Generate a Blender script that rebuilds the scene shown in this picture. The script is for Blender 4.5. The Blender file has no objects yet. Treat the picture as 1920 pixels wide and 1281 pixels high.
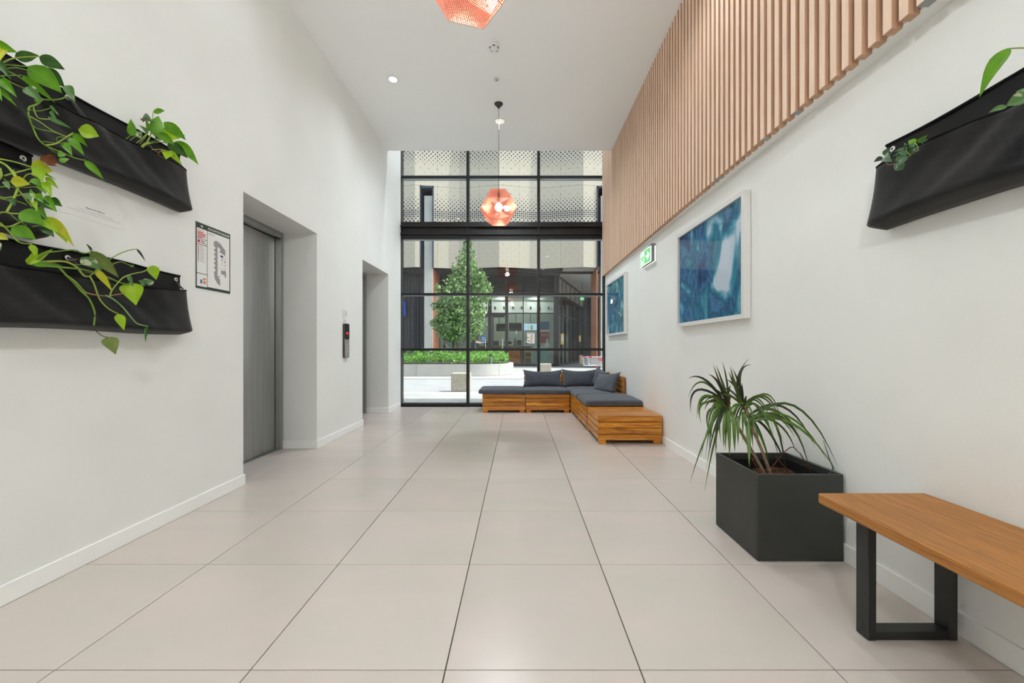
import bpy, bmesh, math, random
import numpy as np
from mathutils import Vector, Matrix
random.seed(7)
rs = np.random.RandomState(5)
sc = bpy.context.scene
COL = sc.collection
PI = math.pi

# ------------------------------------------------------------------ camera, world, sun, exposure
HC, FPX, VX, VY = 0.99, 750.0, 972.0, 653.0
cam = bpy.data.cameras.new('camera'); camo = bpy.data.objects.new('camera', cam); COL.objects.link(camo)
cam.sensor_width = 36.0; cam.lens = FPX / 1920 * 36.0
cam.shift_x = -(VX - 960) / 1920; cam.shift_y = (VY - 640.5) / 1920
cam.clip_start = 0.02; cam.clip_end = 300
camo.location = (0, 0, HC); camo.rotation_euler = (PI / 2, 0, 0)
sc.camera = camo

world = bpy.data.worlds.new('sky'); sc.world = world; world.use_nodes = True
wn = world.node_tree.nodes; wl = world.node_tree.links
bg = wn['Background']
skyt = wn.new('ShaderNodeTexSky'); skyt.sky_type = 'NISHITA'; skyt.sun_disc = False
skyt.sun_elevation = math.radians(52); skyt.sun_rotation = math.radians(98); skyt.dust_density = 2.0; skyt.ozone_density = 1.0
hsv = wn.new('ShaderNodeHueSaturation'); hsv.inputs['Saturation'].default_value = .4
wl.new(skyt.outputs[0], hsv.inputs['Color']); wl.new(hsv.outputs[0], bg.inputs[0]); bg.inputs[1].default_value = 0.44

sun = bpy.data.lights.new('sun', 'SUN'); suno = bpy.data.objects.new('sun', sun); COL.objects.link(suno)
sun.energy = 5.3; sun.angle = math.radians(0.6); sun.color = (1, .96, .9)
SD = Vector((-0.85, 0.11, -1.15)).normalized()         # travels towards -x, a little +y, down
suno.rotation_euler = SD.to_track_quat('-Z', 'Y').to_euler()
suno.location = (10, -5, 25)

sc.view_settings.view_transform = 'Standard'; sc.view_settings.look = 'None'
sc.view_settings.gamma = 1.0; sc.view_settings.use_curve_mapping = False
sc.view_settings.exposure = 0.0
sc.cycles.use_denoising = True
sc.cycles.max_bounces = 10; sc.cycles.diffuse_bounces = 8; sc.cycles.transparent_max_bounces = 24
sc.cycles.sample_clamp_indirect = 6.0
sc.cycles.caustics_reflective = False; sc.cycles.caustics_refractive = False

PEND_W = 5.0       # each pendant bulb
DISC_FILL_W = 200.0       # fill lamp added under the round ceiling disc near the window
LAMP_W = 9.6       # each ceiling downlight
# ------------------------------------------------------------------ helpers
def lin(c):
    return tuple((v / 255 / 12.92) if v / 255 <= .04045 else ((v / 255 + .055) / 1.055) ** 2.4 for v in c) + (1.0,)

def newmat(name):
    m = bpy.data.materials.new(name); m.use_nodes = True
    return m, m.node_tree.nodes, m.node_tree.links, m.node_tree.nodes['Principled BSDF']

def mat(name, c, rough=.6, metal=0, c2=None, scale=8, stretch=(1, 1, 1), detail=5, lo=.35, hi=.65, bump=0, bscale=60, spec=.5,
        rand=0, emis=0, sheen=0, coat=0):
    m, N, L, b = newmat(name)
    b.inputs['Roughness'].default_value = rough; b.inputs['Metallic'].default_value = metal
    b.inputs['Specular IOR Level'].default_value = spec
    if coat: b.inputs['Coat Weight'].default_value = coat; b.inputs['Coat Roughness'].default_value = .12
    if sheen: b.inputs['Sheen Weight'].default_value = sheen
    col = None
    tc = N.new('ShaderNodeTexCoord')
    if c2 is not None:
        mp = N.new('ShaderNodeMapping'); mp.inputs['Scale'].default_value = stretch
        L.new(tc.outputs['Object'], mp.inputs[0])
        oi = N.new('ShaderNodeObjectInfo')
        mul = N.new('ShaderNodeMath'); mul.operation = 'MULTIPLY'; mul.inputs[1].default_value = 37.0
        L.new(oi.outputs['Random'], mul.inputs[0]); L.new(mul.outputs[0], mp.inputs['Location'])
        no = N.new('ShaderNodeTexNoise'); no.inputs['Scale'].default_value = scale; no.inputs['Detail'].default_value = detail
        L.new(mp.outputs[0], no.inputs['Vector'])
        r = N.new('ShaderNodeValToRGB'); r.color_ramp.elements[0].position = lo; r.color_ramp.elements[1].position = hi
        r.color_ramp.elements[0].color = lin(c); r.color_ramp.elements[1].color = lin(c2)
        L.new(no.outputs[0], r.inputs[0]); col = r.outputs[0]
    if rand:
        oi = N.new('ShaderNodeObjectInfo'); hs = N.new('ShaderNodeHueSaturation')
        mr = N.new('ShaderNodeMapRange'); mr.inputs[3].default_value = 1 - rand; mr.inputs[4].default_value = 1 + rand
        L.new(oi.outputs['Random'], mr.inputs[0]); L.new(mr.outputs[0], hs.inputs['Value'])
        if col: L.new(col, hs.inputs['Color'])
        else: hs.inputs['Color'].default_value = lin(c)
        col = hs.outputs[0]
    if col: L.new(col, b.inputs['Base Color'])
    else: b.inputs['Base Color'].default_value = lin(c)
    if bump:
        no2 = N.new('ShaderNodeTexNoise'); no2.inputs['Scale'].default_value = bscale; no2.inputs['Detail'].default_value = 3
        L.new(tc.outputs['Object'], no2.inputs['Vector'])
        bp = N.new('ShaderNodeBump'); bp.inputs['Strength'].default_value = bump; bp.inputs['Distance'].default_value = .01
        L.new(no2.outputs[0], bp.inputs['Height']); L.new(bp.outputs[0], b.inputs['Normal'])
    if emis:
        b.inputs['Emission Color'].default_value = lin(c); b.inputs['Emission Strength'].default_value = emis
    return m

def P(x, y, Y):                       # a photograph pixel at depth Y -> world
    return Vector(((x - VX) * Y / FPX, Y, HC - (y - VY) * Y / FPX))
LW = -1.985
def RX(Y): return 1.544 - .0117 * Y   # the right wall is not quite parallel
def PL(x, y, off=0):                  # on/near the left wall
    X = LW + off; Y = X * FPX / (x - VX)
    return Vector((X, Y, HC - (y - VY) * Y / FPX))
def PR(x, y, off=0):
    Y = (1.544 - off) / ((x - VX) / FPX + .0117)
    return Vector((RX(Y) - off, Y, HC - (y - VY) * Y / FPX))

ORG = {}
class MB:
    def __init__(s): s.v = []; s.f = []; s.uv = {}
    def add(s, vs, fs):
        n = len(s.v); s.v += [tuple(p) for p in vs]; s.f += [tuple(i + n for i in f) for f in fs]; return s
    def box(s, a, b):
        x0, y0, z0 = [min(a[i], b[i]) for i in range(3)]; x1, y1, z1 = [max(a[i], b[i]) for i in range(3)]
        return s.add([(x0,y0,z0),(x1,y0,z0),(x1,y1,z0),(x0,y1,z0),(x0,y0,z1),(x1,y0,z1),(x1,y1,z1),(x0,y1,z1)],
                     [(3,2,1,0),(4,5,6,7),(0,1,5,4),(1,2,6,5),(2,3,7,6),(3,0,4,7)])
    def bbox(s, a, b, r=.004):        # bevelled box
        x0, y0, z0 = [min(a[i], b[i]) for i in range(3)]; x1, y1, z1 = [max(a[i], b[i]) for i in range(3)]
        bm = bmesh.new(); bmesh.ops.create_cube(bm, size=1)
        for v in bm.verts:
            v.co = Vector(((x0+x1)/2 + v.co.x*(x1-x0), (y0+y1)/2 + v.co.y*(y1-y0), (z0+z1)/2 + v.co.z*(z1-z0)))
        bmesh.ops.bevel(bm, geom=bm.edges[:], offset=r, segments=1, affect='EDGES')
        bm.verts.index_update()
        s.add([v.co for v in bm.verts], [[v.index for v in f.verts] for f in bm.faces]); bm.free(); return s
    def hexa(s, lo4, hi4):            # 4 lower + 4 upper points, counter-clockwise from above
        return s.add(list(lo4) + list(hi4), [(3,2,1,0),(4,5,6,7),(0,1,5,4),(1,2,6,5),(2,3,7,6),(3,0,4,7)])
    def prism(s, pts, d):             # polygon extruded by vector d
        n = len(pts); pts = [Vector(p) for p in pts]; d = Vector(d)
        return s.add(pts + [p + d for p in pts], [tuple(range(n))[::-1], tuple(range(n, 2*n))] + [(i, (i+1) % n, (i+1) % n + n, i + n) for i in range(n)])
    def tube(s, pts, r, n=6, r2=None, cap=True):
        pts = [Vector(p) for p in pts]; k = len(pts); r2 = r if r2 is None else r2
        rings = []; up = None
        for i, p in enumerate(pts):
            t = (pts[min(i+1, k-1)] - pts[max(i-1, 0)]).normalized()
            if up is None:
                up = Vector((0, 0, 1)) if abs(t.z) < .9 else Vector((1, 0, 0))
            a = t.cross(up)
            if a.length < 1e-5: a = t.cross(Vector((1, .3, .1)))
            a.normalize(); b = t.cross(a).normalized(); up = -b if False else up
            rr = r + (r2 - r) * i / max(1, k - 1)
            rings.append([p + (a*math.cos(2*PI*j/n) + b*math.sin(2*PI*j/n)) * rr for j in range(n)])
        vs = [v for rg in rings for v in rg]; fs = []
        for i in range(k-1):
            for j in range(n):
                fs.append((i*n+j, i*n+(j+1) % n, (i+1)*n+(j+1) % n, (i+1)*n+j))
        if cap: fs += [tuple(range(n))[::-1], tuple((k-1)*n+j for j in range(n))]
        return s.add(vs, fs)
    def lathe(s, c, prof, n=24, axis='z'):      # prof: (radius, height)
        vs = []; fs = []; c = Vector(c)
        for r, h in prof:
            for j in range(n):
                a = 2*PI*j/n; x, y = r*math.cos(a), r*math.sin(a)
                vs.append(c + (Vector((x, y, h)) if axis == 'z' else Vector((h, x, y)) if axis == 'x' else Vector((x, h, y))))
        for i in range(len(prof)-1):
            for j in range(n):
                fs.append((i*n+j, i*n+(j+1) % n, (i+1)*n+(j+1) % n, (i+1)*n+j))
        fs += [tuple(range(n))[::-1], tuple((len(prof)-1)*n+j for j in range(n))]
        return s.add(vs, fs)
    def build(s, name, m, parent=None, smooth=False, fix=True):
        me = bpy.data.meshes.new(name)
        o0 = ORG.get(parent.name, Vector()) if parent else Vector()
        me.from_pydata([tuple(Vector(v) - o0) for v in s.v], [], s.f)
        if fix:
            bm = bmesh.new(); bm.from_mesh(me); bmesh.ops.recalc_face_normals(bm, faces=bm.faces[:]); bm.to_mesh(me); bm.free()
        if m: me.materials.append(m)
        if smooth:
            me.polygons.foreach_set('use_smooth', [True]*len(me.polygons))
            if smooth == 'auto':
                me.set_sharp_from_angle(angle=math.radians(40))
        o = bpy.data.objects.new(name, me); COL.objects.link(o)
        if parent: o.parent = parent; ORG[o.name] = o0.copy()
        else: ORG[o.name] = Vector()
        return o

def tag(o, label=None, cat=None, group=None, kind=None):
    if label: o['label'] = label
    if cat: o['category'] = cat
    if group: o['group'] = group
    if kind: o['kind'] = kind
    return o
def thing(name, loc, label, cat, group=None, kind=None):
    o = bpy.data.objects.new(name, None); COL.objects.link(o); o.location = loc; o.empty_display_size = .1
    ORG[o.name] = Vector(loc)
    return tag(o, label, cat, group, kind)
def struct(o): o['kind'] = 'structure'; return o
def copy_tree(o, parent=None):
    c = o.copy(); COL.objects.link(c)
    if parent: c.parent = parent
    for ch in list(o.children): copy_tree(ch, c)
    return c
def smooth_path(pts, n=5):
    pts = [Vector(p) for p in pts]
    if len(pts) < 3: return pts
    out = []
    q = [pts[0]*2 - pts[1]] + pts + [pts[-1]*2 - pts[-2]]
    for i in range(1, len(q)-2):
        for k in range(n):
            t = k / n
            out.append(.5*((2*q[i]) + (-q[i-1]+q[i+1])*t + (2*q[i-1]-5*q[i]+4*q[i+1]-q[i+2])*t*t + (-q[i-1]+3*q[i]-3*q[i+1]+q[i+2])*t**3))
    out.append(pts[-1]); return out
def text_part(name, s, size, origin, side, m, parent, align='LEFT', bold=0, sx=1.0):
    """flat lettering with a little thickness; side 'L' faces +x, 'R' faces -x, 'F' faces -y"""
    cu = bpy.data.curves.new(name, 'FONT'); cu.body = s; cu.size = size; cu.align_x = align; cu.offset = bold; cu.resolution_u = 2
    o = bpy.data.objects.new(name, cu); COL.objects.link(o)
    dg = bpy.context.evaluated_depsgraph_get(); me = bpy.data.meshes.new_from_object(o.evaluated_get(dg))
    bpy.data.objects.remove(o); bpy.data.curves.remove(cu)
    ax, ay = {'L': ((0,1,0),(0,0,1)), 'R': ((0,-1,0),(0,0,1)), 'F': ((1,0,0),(0,0,1))}[side]
    ax = Vector(ax) * sx; ay = Vector(ay); org = Vector(origin) - ORG.get(parent.name, Vector())
    for v in me.vertices: v.co = org + ax*v.co.x + ay*v.co.y
    me.materials.clear(); me.materials.append(m); me.name = name
    o = bpy.data.objects.new(name, me); COL.objects.link(o); o.parent = parent
    return o

# ------------------------------------------------------------------ materials
M = {}
M['wall'] = mat('wall_paint', (234,235,232), .55, c2=(240,241,238), scale=1.6, detail=6, lo=.3, hi=.7, bump=.05, bscale=120, spec=.35)
M['ceiling'] = mat('ceiling_paint', (248,249,248), .85, c2=(251,252,251), scale=1.2, spec=.2)
M['skirt'] = mat('skirting_paint', (248,249,247), .4)
M['tile'] = mat('porcelain_tile', (209,196,189), .25, c2=(199,192,183), scale=2.6, detail=8, lo=.3, hi=.7, stretch=(.7,1.4,1), rand=.025, bump=.04, bscale=220, spec=.45)
M['grout'] = mat('grout', (92,82,72), .9)
M['steel'] = mat('brushed_steel', (176,178,176), .34, .95, c2=(166,168,167), scale=30, stretch=(1,1,.04), detail=3, bump=.01, bscale=200)
M['steel_light'] = mat('steel_frame', (172,173,171), .33, 1)
M['steel_dark'] = mat('steel_shadow_gap', (35,36,36), .5, .3)
M['chrome'] = mat('chrome', (215,215,215), .15, 1)
M['underside_light'] = mat('painted_underside_light', (176,186,196), .5)
M['eyelet'] = mat('nickel_eyelet', (205,205,202), .35, .6)
M['black_alu'] = mat('black_aluminium', (24,23,23), .38, .2, spec=.5)
M['beam'] = mat('black_steel_beam', (34,32,32), .45, .3, c2=(28,26,27), scale=5, bump=.1, bscale=40)
M['felt'] = mat('black_felt', (26,26,27), .95, c2=(40,38,36), scale=3.0, lo=.42, hi=.8, bump=.14, bscale=500, spec=.15, sheen=.15)
M['felt_in'] = mat('black_felt_hem', (20,20,21), .95, bump=.3, bscale=350, spec=.15)
M['soil'] = mat('potting_soil', (38,28,22), .95, c2=(70,48,34), scale=60, bump=.8, bscale=90)
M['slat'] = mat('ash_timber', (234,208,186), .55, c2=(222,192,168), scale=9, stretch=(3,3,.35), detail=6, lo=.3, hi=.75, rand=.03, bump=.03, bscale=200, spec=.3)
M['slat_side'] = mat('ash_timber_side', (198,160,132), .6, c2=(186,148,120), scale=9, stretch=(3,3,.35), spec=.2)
M['slat_cap'] = mat('grey_end_cap', (150,152,152), .5)
M['cushion'] = mat('slate_fabric', (86,90,98), .9, c2=(78,82,90), scale=12, bump=.25, bscale=500, spec=.2, sheen=.2)
def wood(name, axis, ca, cb, cc, rough=.35, rand=.1, coat=.2, scale=3.0, across=14, dist=.8):
    m, N, L, b = newmat(name)
    tc = N.new('ShaderNodeTexCoord'); mp = N.new('ShaderNodeMapping')
    st = [across, across, across]; st['xyz'.index(axis)] = 1.1; mp.inputs['Scale'].default_value = st
    L.new(tc.outputs['Object'], mp.inputs[0])
    oi = N.new('ShaderNodeObjectInfo'); mul = N.new('ShaderNodeMath'); mul.operation = 'MULTIPLY'; mul.inputs[1].default_value = 91
    L.new(oi.outputs['Random'], mul.inputs[0]); L.new(mul.outputs[0], mp.inputs['Location'])
    n1 = N.new('ShaderNodeTexNoise'); n1.inputs['Scale'].default_value = scale; n1.inputs['Detail'].default_value = 8
    n1.inputs['Roughness'].default_value = .62; n1.inputs['Distortion'].default_value = dist
    L.new(mp.outputs[0], n1.inputs['Vector'])
    r = N.new('ShaderNodeValToRGB'); e = r.color_ramp.elements
    e[0].position = .33; e[0].color = lin(ca); e[1].position = .68; e[1].color = lin(cc)
    x = e.new(.5); x.color = lin(cb)
    L.new(n1.outputs[0], r.inputs[0])
    hs = N.new('ShaderNodeHueSaturation'); mr = N.new('ShaderNodeMapRange'); mr.inputs[3].default_value = 1-rand; mr.inputs[4].default_value = 1+rand
    L.new(oi.outputs['Random'], mr.inputs[0]); L.new(mr.outputs[0], hs.inputs['Value']); L.new(r.outputs[0], hs.inputs['Color'])
    L.new(hs.outputs[0], b.inputs['Base Color']); b.inputs['Roughness'].default_value = rough
    b.inputs['Coat Weight'].default_value = coat; b.inputs['Coat Roughness'].default_value = .2
    bp = N.new('ShaderNodeBump'); bp.inputs['Strength'].default_value = .12; bp.inputs['Distance'].default_value = .004
    L.new(n1.outputs[0], bp.inputs['Height']); L.new(bp.outputs[0], b.inputs['Normal'])
    return m
M['acacia_x'] = wood('acacia_along_width', 'x', (140,76,12), (188,114,20), (220,154,50), rand=.17)
M['acacia_y'] = wood('acacia_along_depth', 'y', (150,84,16), (198,126,30), (226,164,60), rand=.15)
M['acacia_z'] = wood('acacia_upright', 'z', (108,56,14), (158,92,24), (188,122,40), rand=.1)
M['oak'] = wood('oiled_oak', 'y', (124,76,28), (160,104,42), (176,118,52), rough=.55, rand=.0, coat=.03, scale=2.6, across=34, dist=1.6)
M['oak_edge'] = wood('oiled_oak_edge', 'y', (150,88,20), (180,110,30), (200,130,42), rough=.45, rand=.0, coat=.08, scale=3.5)
M['bench_steel'] = mat('black_powder_coat', (34,36,34), .45, .1, bump=.05, bscale=400)
M['planter'] = mat('charcoal_fibre_planter', (46,47,44), .5, c2=(53,54,50), scale=4, bump=.05, bscale=150, spec=.45)
M['planter_in'] = mat('black_planter_liner', (18,18,19), .5)
M['frame_white'] = mat('white_picture_frame', (226,225,222), .35)
M['paper'] = mat('white_paper', (236,236,233), .6)
M['ink'] = mat('black_ink', (40,40,42), .7)
M['ink_grey'] = mat('grey_ink', (140,140,142), .7)
M['diag_green'] = mat('dark_green_border', (30,52,42), .35)
M['diag_grey'] = mat('diagram_grey', (150,151,152), .6)
M['red'] = mat('red_print', (196,40,44), .6)
M['blue'] = mat('blue_print', (30,110,190), .6)
M['navy'] = mat('navy_print', (40,56,120), .6)
M['orange_print'] = mat('orange_print', (232,140,90), .6)
M['white_plastic'] = mat('white_plastic', (235,235,232), .35)
M['grey_plastic'] = mat('grey_plastic', (130,130,134), .5)
M['black_plastic'] = mat('black_plastic', (14,14,16), .18)
M['led'] = mat('red_led', (255,24,30), .5, emis=3.0)
M['lamp_glow'] = mat('lamp_glow', (255,246,235), .5, emis=14)
M['bulb'] = mat('bulb_glow', (255,236,214), .5, emis=16)
M['exit_face'] = mat('exit_white_face', (236,244,238), .4, emis=.8)
M['exit_green'] = mat('exit_green', (112,200,130), .4, emis=.5)

def glass_mat(name, tint=(1,1,1), ior=1.45, rough=0.0):
    m, N, L, b = newmat(name); N.remove(b)
    out = N['Material Output']; tr = N.new('ShaderNodeBsdfTransparent'); gl = N.new('ShaderNodeBsdfGlossy')
    gl.inputs['Roughness'].default_value = rough; tr.inputs[0].default_value = (*tint, 1)
    fr0 = N.new('ShaderNodeFresnel'); fr0.inputs['IOR'].default_value = ior
    ge = N.new('ShaderNodeNewGeometry'); iv = N.new('ShaderNodeMath'); iv.operation = 'SUBTRACT'; iv.inputs[0].default_value = 1; L.new(ge.outputs['Backfacing'], iv.inputs[1])
    fr = N.new('ShaderNodeMath'); fr.operation = 'MULTIPLY'; L.new(fr0.outputs[0], fr.inputs[0]); L.new(iv.outputs[0], fr.inputs[1])
    mx = N.new('ShaderNodeMixShader'); L.new(fr.outputs[0], mx.inputs[0]); L.new(tr.outputs[0], mx.inputs[1]); L.new(gl.outputs[0], mx.inputs[2])
    L.new(mx.outputs[0], out.inputs['Surface']); return m
M['glass'] = glass_mat('window_glass', (.96,.98,.97), 1.62)
M['cafe_glass'] = glass_mat('cafe_glass', (.80,.87,.86), 1.5)
M['art_glass'] = glass_mat('picture_glass', (.97,.98,1), 1.5)

def copper_mesh():
    m, N, L, b = newmat('perforated_copper')
    b.inputs['Base Color'].default_value = lin((232,146,116)); b.inputs['Metallic'].default_value = 1; b.inputs['Roughness'].default_value = .40
    uv = N.new('ShaderNodeUVMap'); sep = N.new('ShaderNodeSeparateXYZ'); L.new(uv.outputs[0], sep.inputs[0])
    outs = []
    for k in (0, 1):
        a = N.new('ShaderNodeMath'); a.operation = 'MULTIPLY'; a.inputs[1].default_value = 1/.0085; L.new(sep.outputs[k], a.inputs[0])
        f = N.new('ShaderNodeMath'); f.operation = 'FRACT'; L.new(a.outputs[0], f.inputs[0])
        g = N.new('ShaderNodeMath'); g.operation = 'GREATER_THAN'; g.inputs[1].default_value = .36; L.new(f.outputs[0], g.inputs[0]); outs.append(g)
    mu = N.new('ShaderNodeMath'); mu.operation = 'MULTIPLY'; L.new(outs[0].outputs[0], mu.inputs[0]); L.new(outs[1].outputs[0], mu.inputs[1])
    tr = N.new('ShaderNodeBsdfTransparent'); mx = N.new('ShaderNodeMixShader')
    L.new(mu.outputs[0], mx.inputs[0]); L.new(b.outputs[0], mx.inputs[1]); L.new(tr.outputs[0], mx.inputs[2])
    L.new(mx.outputs[0], N['Material Output'].inputs['Surface']); return m
M['copper'] = copper_mesh()
M['copper_edge'] = mat('copper_edge', (226,132,100), .25, 1)

def leaf_mat(name, c, c2, cv=None, rough=.35):
    m, N, L, b = newmat(name)
    tc = N.new('ShaderNodeTexCoord'); no = N.new('ShaderNodeTexNoise'); no.inputs['Scale'].default_value = 26
    L.new(tc.outputs['Object'], no.inputs['Vector'])
    r = N.new('ShaderNodeValToRGB'); r.color_ramp.elements[0].position = .35; r.color_ramp.elements[1].position = .7
    r.color_ramp.elements[0].color = lin(c); r.color_ramp.elements[1].color = lin(c2)
    if cv:
        e = r.color_ramp.elements.new(.56); e.color = lin(c); r.color_ramp.elements[2].color = lin(cv); r.color_ramp.elements[2].position = .62
    L.new(no.outputs[0], r.inputs[0]); L.new(r.outputs[0], b.inputs['Base Color'])
    b.inputs['Roughness'].default_value = rough
    tl = N.new('ShaderNodeBsdfTranslucent'); L.new(r.outputs[0], tl.inputs[0])
    mx = N.new('ShaderNodeMixShader'); mx.inputs[0].default_value = .25
    L.new(b.outputs[0], mx.inputs[1]); L.new(tl.outputs[0], mx.inputs[2]); L.new(mx.outputs[0], N['Material Output'].inputs['Surface'])
    return m
LF = [leaf_mat('leaf_mid', (84,142,18), (106,162,30)), leaf_mat('leaf_dark', (44,84,30), (66,108,40)),
      leaf_mat('leaf_lime', (142,184,22), (164,198,40)), leaf_mat('leaf_variegated', (96,136,78), (120,150,90), (205,212,178)),
      leaf_mat('leaf_yellow', (176,184,24), (192,190,44)), leaf_mat('leaf_brown', (128,74,36), (92,52,28), rough=.8),
      leaf_mat('leaf_grey', (50,60,56), (70,82,72)), leaf_mat('leaf_olive', (104,122,58), (124,140,70))]
M['stem'] = leaf_mat('stem_green', (110,148,44), (138,168,62))
M['stem_pale'] = leaf_mat('stem_lime', (150,178,60), (170,190,84))
M['stem_brown'] = leaf_mat('stem_brown', (150,106,66), (176,134,88), rough=.7)
M['drac'] = [leaf_mat('blade_green', (58,80,32), (74,94,38)), leaf_mat('blade_dark', (42,50,32), (58,62,38)), leaf_mat('blade_bright', (76,112,34), (92,124,44)),
             leaf_mat('blade_red', (84,68,44), (70,60,40))]
M['cane'] = mat('dracaena_cane', (120,96,74), .85, c2=(150,124,98), scale=40, bump=.6, bscale=80)
M['peri'] = leaf_mat('peperomia_leaf', (70,104,66), (92,126,84), (150,172,140))
# outdoors
M['paving'] = mat('pale_paving', (178,179,178), .8, c2=(168,170,170), scale=1.5, detail=8, rand=.02, bump=.1, bscale=60)
M['road'] = mat('shared_road', (166,169,171), .85, c2=(158,161,164), scale=2, bump=.1, bscale=50)
M['kerb'] = mat('kerb_stone', (184,185,184), .8)
M['concrete'] = mat('pale_concrete', (184,184,180), .85, c2=(170,171,169), scale=1.6, detail=8, bump=.15, bscale=30)
M['terrazzo'] = mat('exposed_aggregate', (196,190,176), .85, c2=(150,144,132), scale=55, detail=2, bump=.4, bscale=60)
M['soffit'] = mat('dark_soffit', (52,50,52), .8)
M['panel_edge'] = mat('panel_edge', (150,148,140), .6)
M['dark_clad'] = mat('dark_ribbed_cladding', (48,48,54), .5, c2=(56,56,62), scale=2, stretch=(6,6,.3))
M['fin'] = mat('copper_brown_fin', (176,118,88), .5, c2=(164,108,80), scale=2)
M['cafe_frame'] = mat('cafe_frame', (52,47,50), .45, .2)
M['cafe_wall'] = mat('cafe_wall', (176,182,176), .8, c2=(166,172,166), scale=2)
M['louvre'] = mat('louvre_blade', (104,100,100), .5, .1)
M['bark'] = mat('tree_bark', (150,130,116), .9, c2=(120,104,92), scale=20, bump=.5)
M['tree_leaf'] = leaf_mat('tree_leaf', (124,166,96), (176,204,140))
M['tree_leaf_b'] = leaf_mat('tree_leaf_shadowy', (70,112,58), (100,142,80))  # darker leaf copy, crown shadow put into its colour
M['hedge_leaf'] = leaf_mat('hedge_leaf', (96,158,60), (146,196,92))
M['orange_seat'] = mat('orange_upholstery', (206,124,56), .8)
M['pale_wood'] = mat('pale_beech', (196,172,132), .6)
M['teal'] = mat('mint_counter', (160,196,188), .5)
M['wire'] = mat('trolley_wire', (196,200,204), .3, .6)
M['trolley_red'] = mat('trolley_red', (214,40,52), .4)
M['screen_black'] = mat('screen_black', (12,14,15), .15)
M['screen_on'] = mat('lit_screen', (176,200,226), .3, emis=.9)
M['yellow_print'] = mat('yellow_print', (224,196,70), .5)
M['poster_red'] = mat('dusty_red_poster', (150,58,62), .7)
M['poster_blue'] = mat('banner_blue', (62,86,120), .7)
M['poster_cream'] = mat('cream_poster', (226,212,202), .7)
M['slot_blue'] = mat('navy_slot_lining', (44,56,74), .5)
M['gold'] = mat('gold_foil', (214,150,70), .3, .8)
M['screen_blue'] = mat('blue_lit_screen', (20,60,160), .3, emis=.6)
M['cafe_lamp'] = mat('cafe_lamp', (255,240,215), .5, emis=5)

def perf_mat():
    m, N, L, b = newmat('perforated_facade_panel')
    uv = N.new('ShaderNodeUVMap'); sep = N.new('ShaderNodeSeparateXYZ'); L.new(uv.outputs[0], sep.inputs[0])
    def mth(op, a, bb=None):
        n = N.new('ShaderNodeMath'); n.operation = op
        for i, q in enumerate((a, bb)):
            if q is None: continue
            if isinstance(q, (int, float)): n.inputs[i].default_value = q
            else: L.new(q, n.inputs[i])
        return n.outputs[0]
    u, v = sep.outputs[0], sep.outputs[1]
    cu = mth('DIVIDE', u, .105); cv = mth('DIVIDE', v, .105)
    i, j = mth('FLOOR', cu), mth('FLOOR', cv)
    fu, fv = mth('SUBTRACT', mth('FRACT', cu), .5), mth('SUBTRACT', mth('FRACT', cv), .5)
    d = mth('MULTIPLY', mth('SQRT', mth('ADD', mth('MULTIPLY', fu, fu), mth('MULTIPLY', fv, fv))), .105)
    par = mth('FLOORED_MODULO', mth('ADD', i, j), 2)             # 0 / 1
    sparse = mth('MULTIPLY', mth('LESS_THAN', mth('FLOORED_MODULO', mth('ADD', i, j), 4), .5), mth('LESS_THAN', mth('FLOORED_MODULO', mth('SUBTRACT', i, j), 4), .5))
    def curve(pts):
        n = N.new('ShaderNodeValToRGB'); cr = n.color_ramp
        z0, z1 = 4.5, 13.5
        while len(cr.elements) < len(pts): cr.elements.new(.5)
        for e, (z, r) in zip(cr.elements, pts):
            e.position = (z - z0)/(z1 - z0); g = r * 20; e.color = (g, g, g, 1)
        mr = mth('DIVIDE', mth('SUBTRACT', v, z0), z1 - z0); L.new(mr, n.inputs[0])
        return mth('DIVIDE', n.outputs[0], 20)
    r1 = curve([(6.5,0),(6.9,.042),(7.5,.044),(7.9,.044),(8.4,.027),(8.7,0),(10.0,0),(10.25,.022),(10.6,.036),(11.3,.044),(12.2,.042),(13,.0)])
    r1b = curve([(4.9,.013),(6.6,.016),(7.8,.036),(8.3,.028),(8.8,.018),(9.2,.012),(9.5,.012),(9.9,.02),(10.4,.03),(11,.04)])
    r2 = curve([(7.45,0),(7.52,.036),(7.82,.036),(7.9,0),(11.2,0),(11.4,.036)])
    even = mth('SUBTRACT', 1, par)
    rr = mth('MAXIMUM', mth('MULTIPLY', even, r1), mth('MAXIMUM', mth('MULTIPLY', par, r2), mth('MULTIPLY', sparse, r1b)))
    rr = mth('MULTIPLY', rr, 1.03)
    hole = mth('LESS_THAN', d, rr)
    mx = N.new('ShaderNodeMix'); mx.data_type = 'RGBA'; L.new(hole, mx.inputs[0])
    mx.inputs[6].default_value = lin((184,177,160)); mx.inputs[7].default_value = lin((26,34,50))
    L.new(mx.outputs[2], b.inputs['Base Color']); b.inputs['Roughness'].default_value = .5
    return m
M['perf'] = perf_mat()

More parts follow.
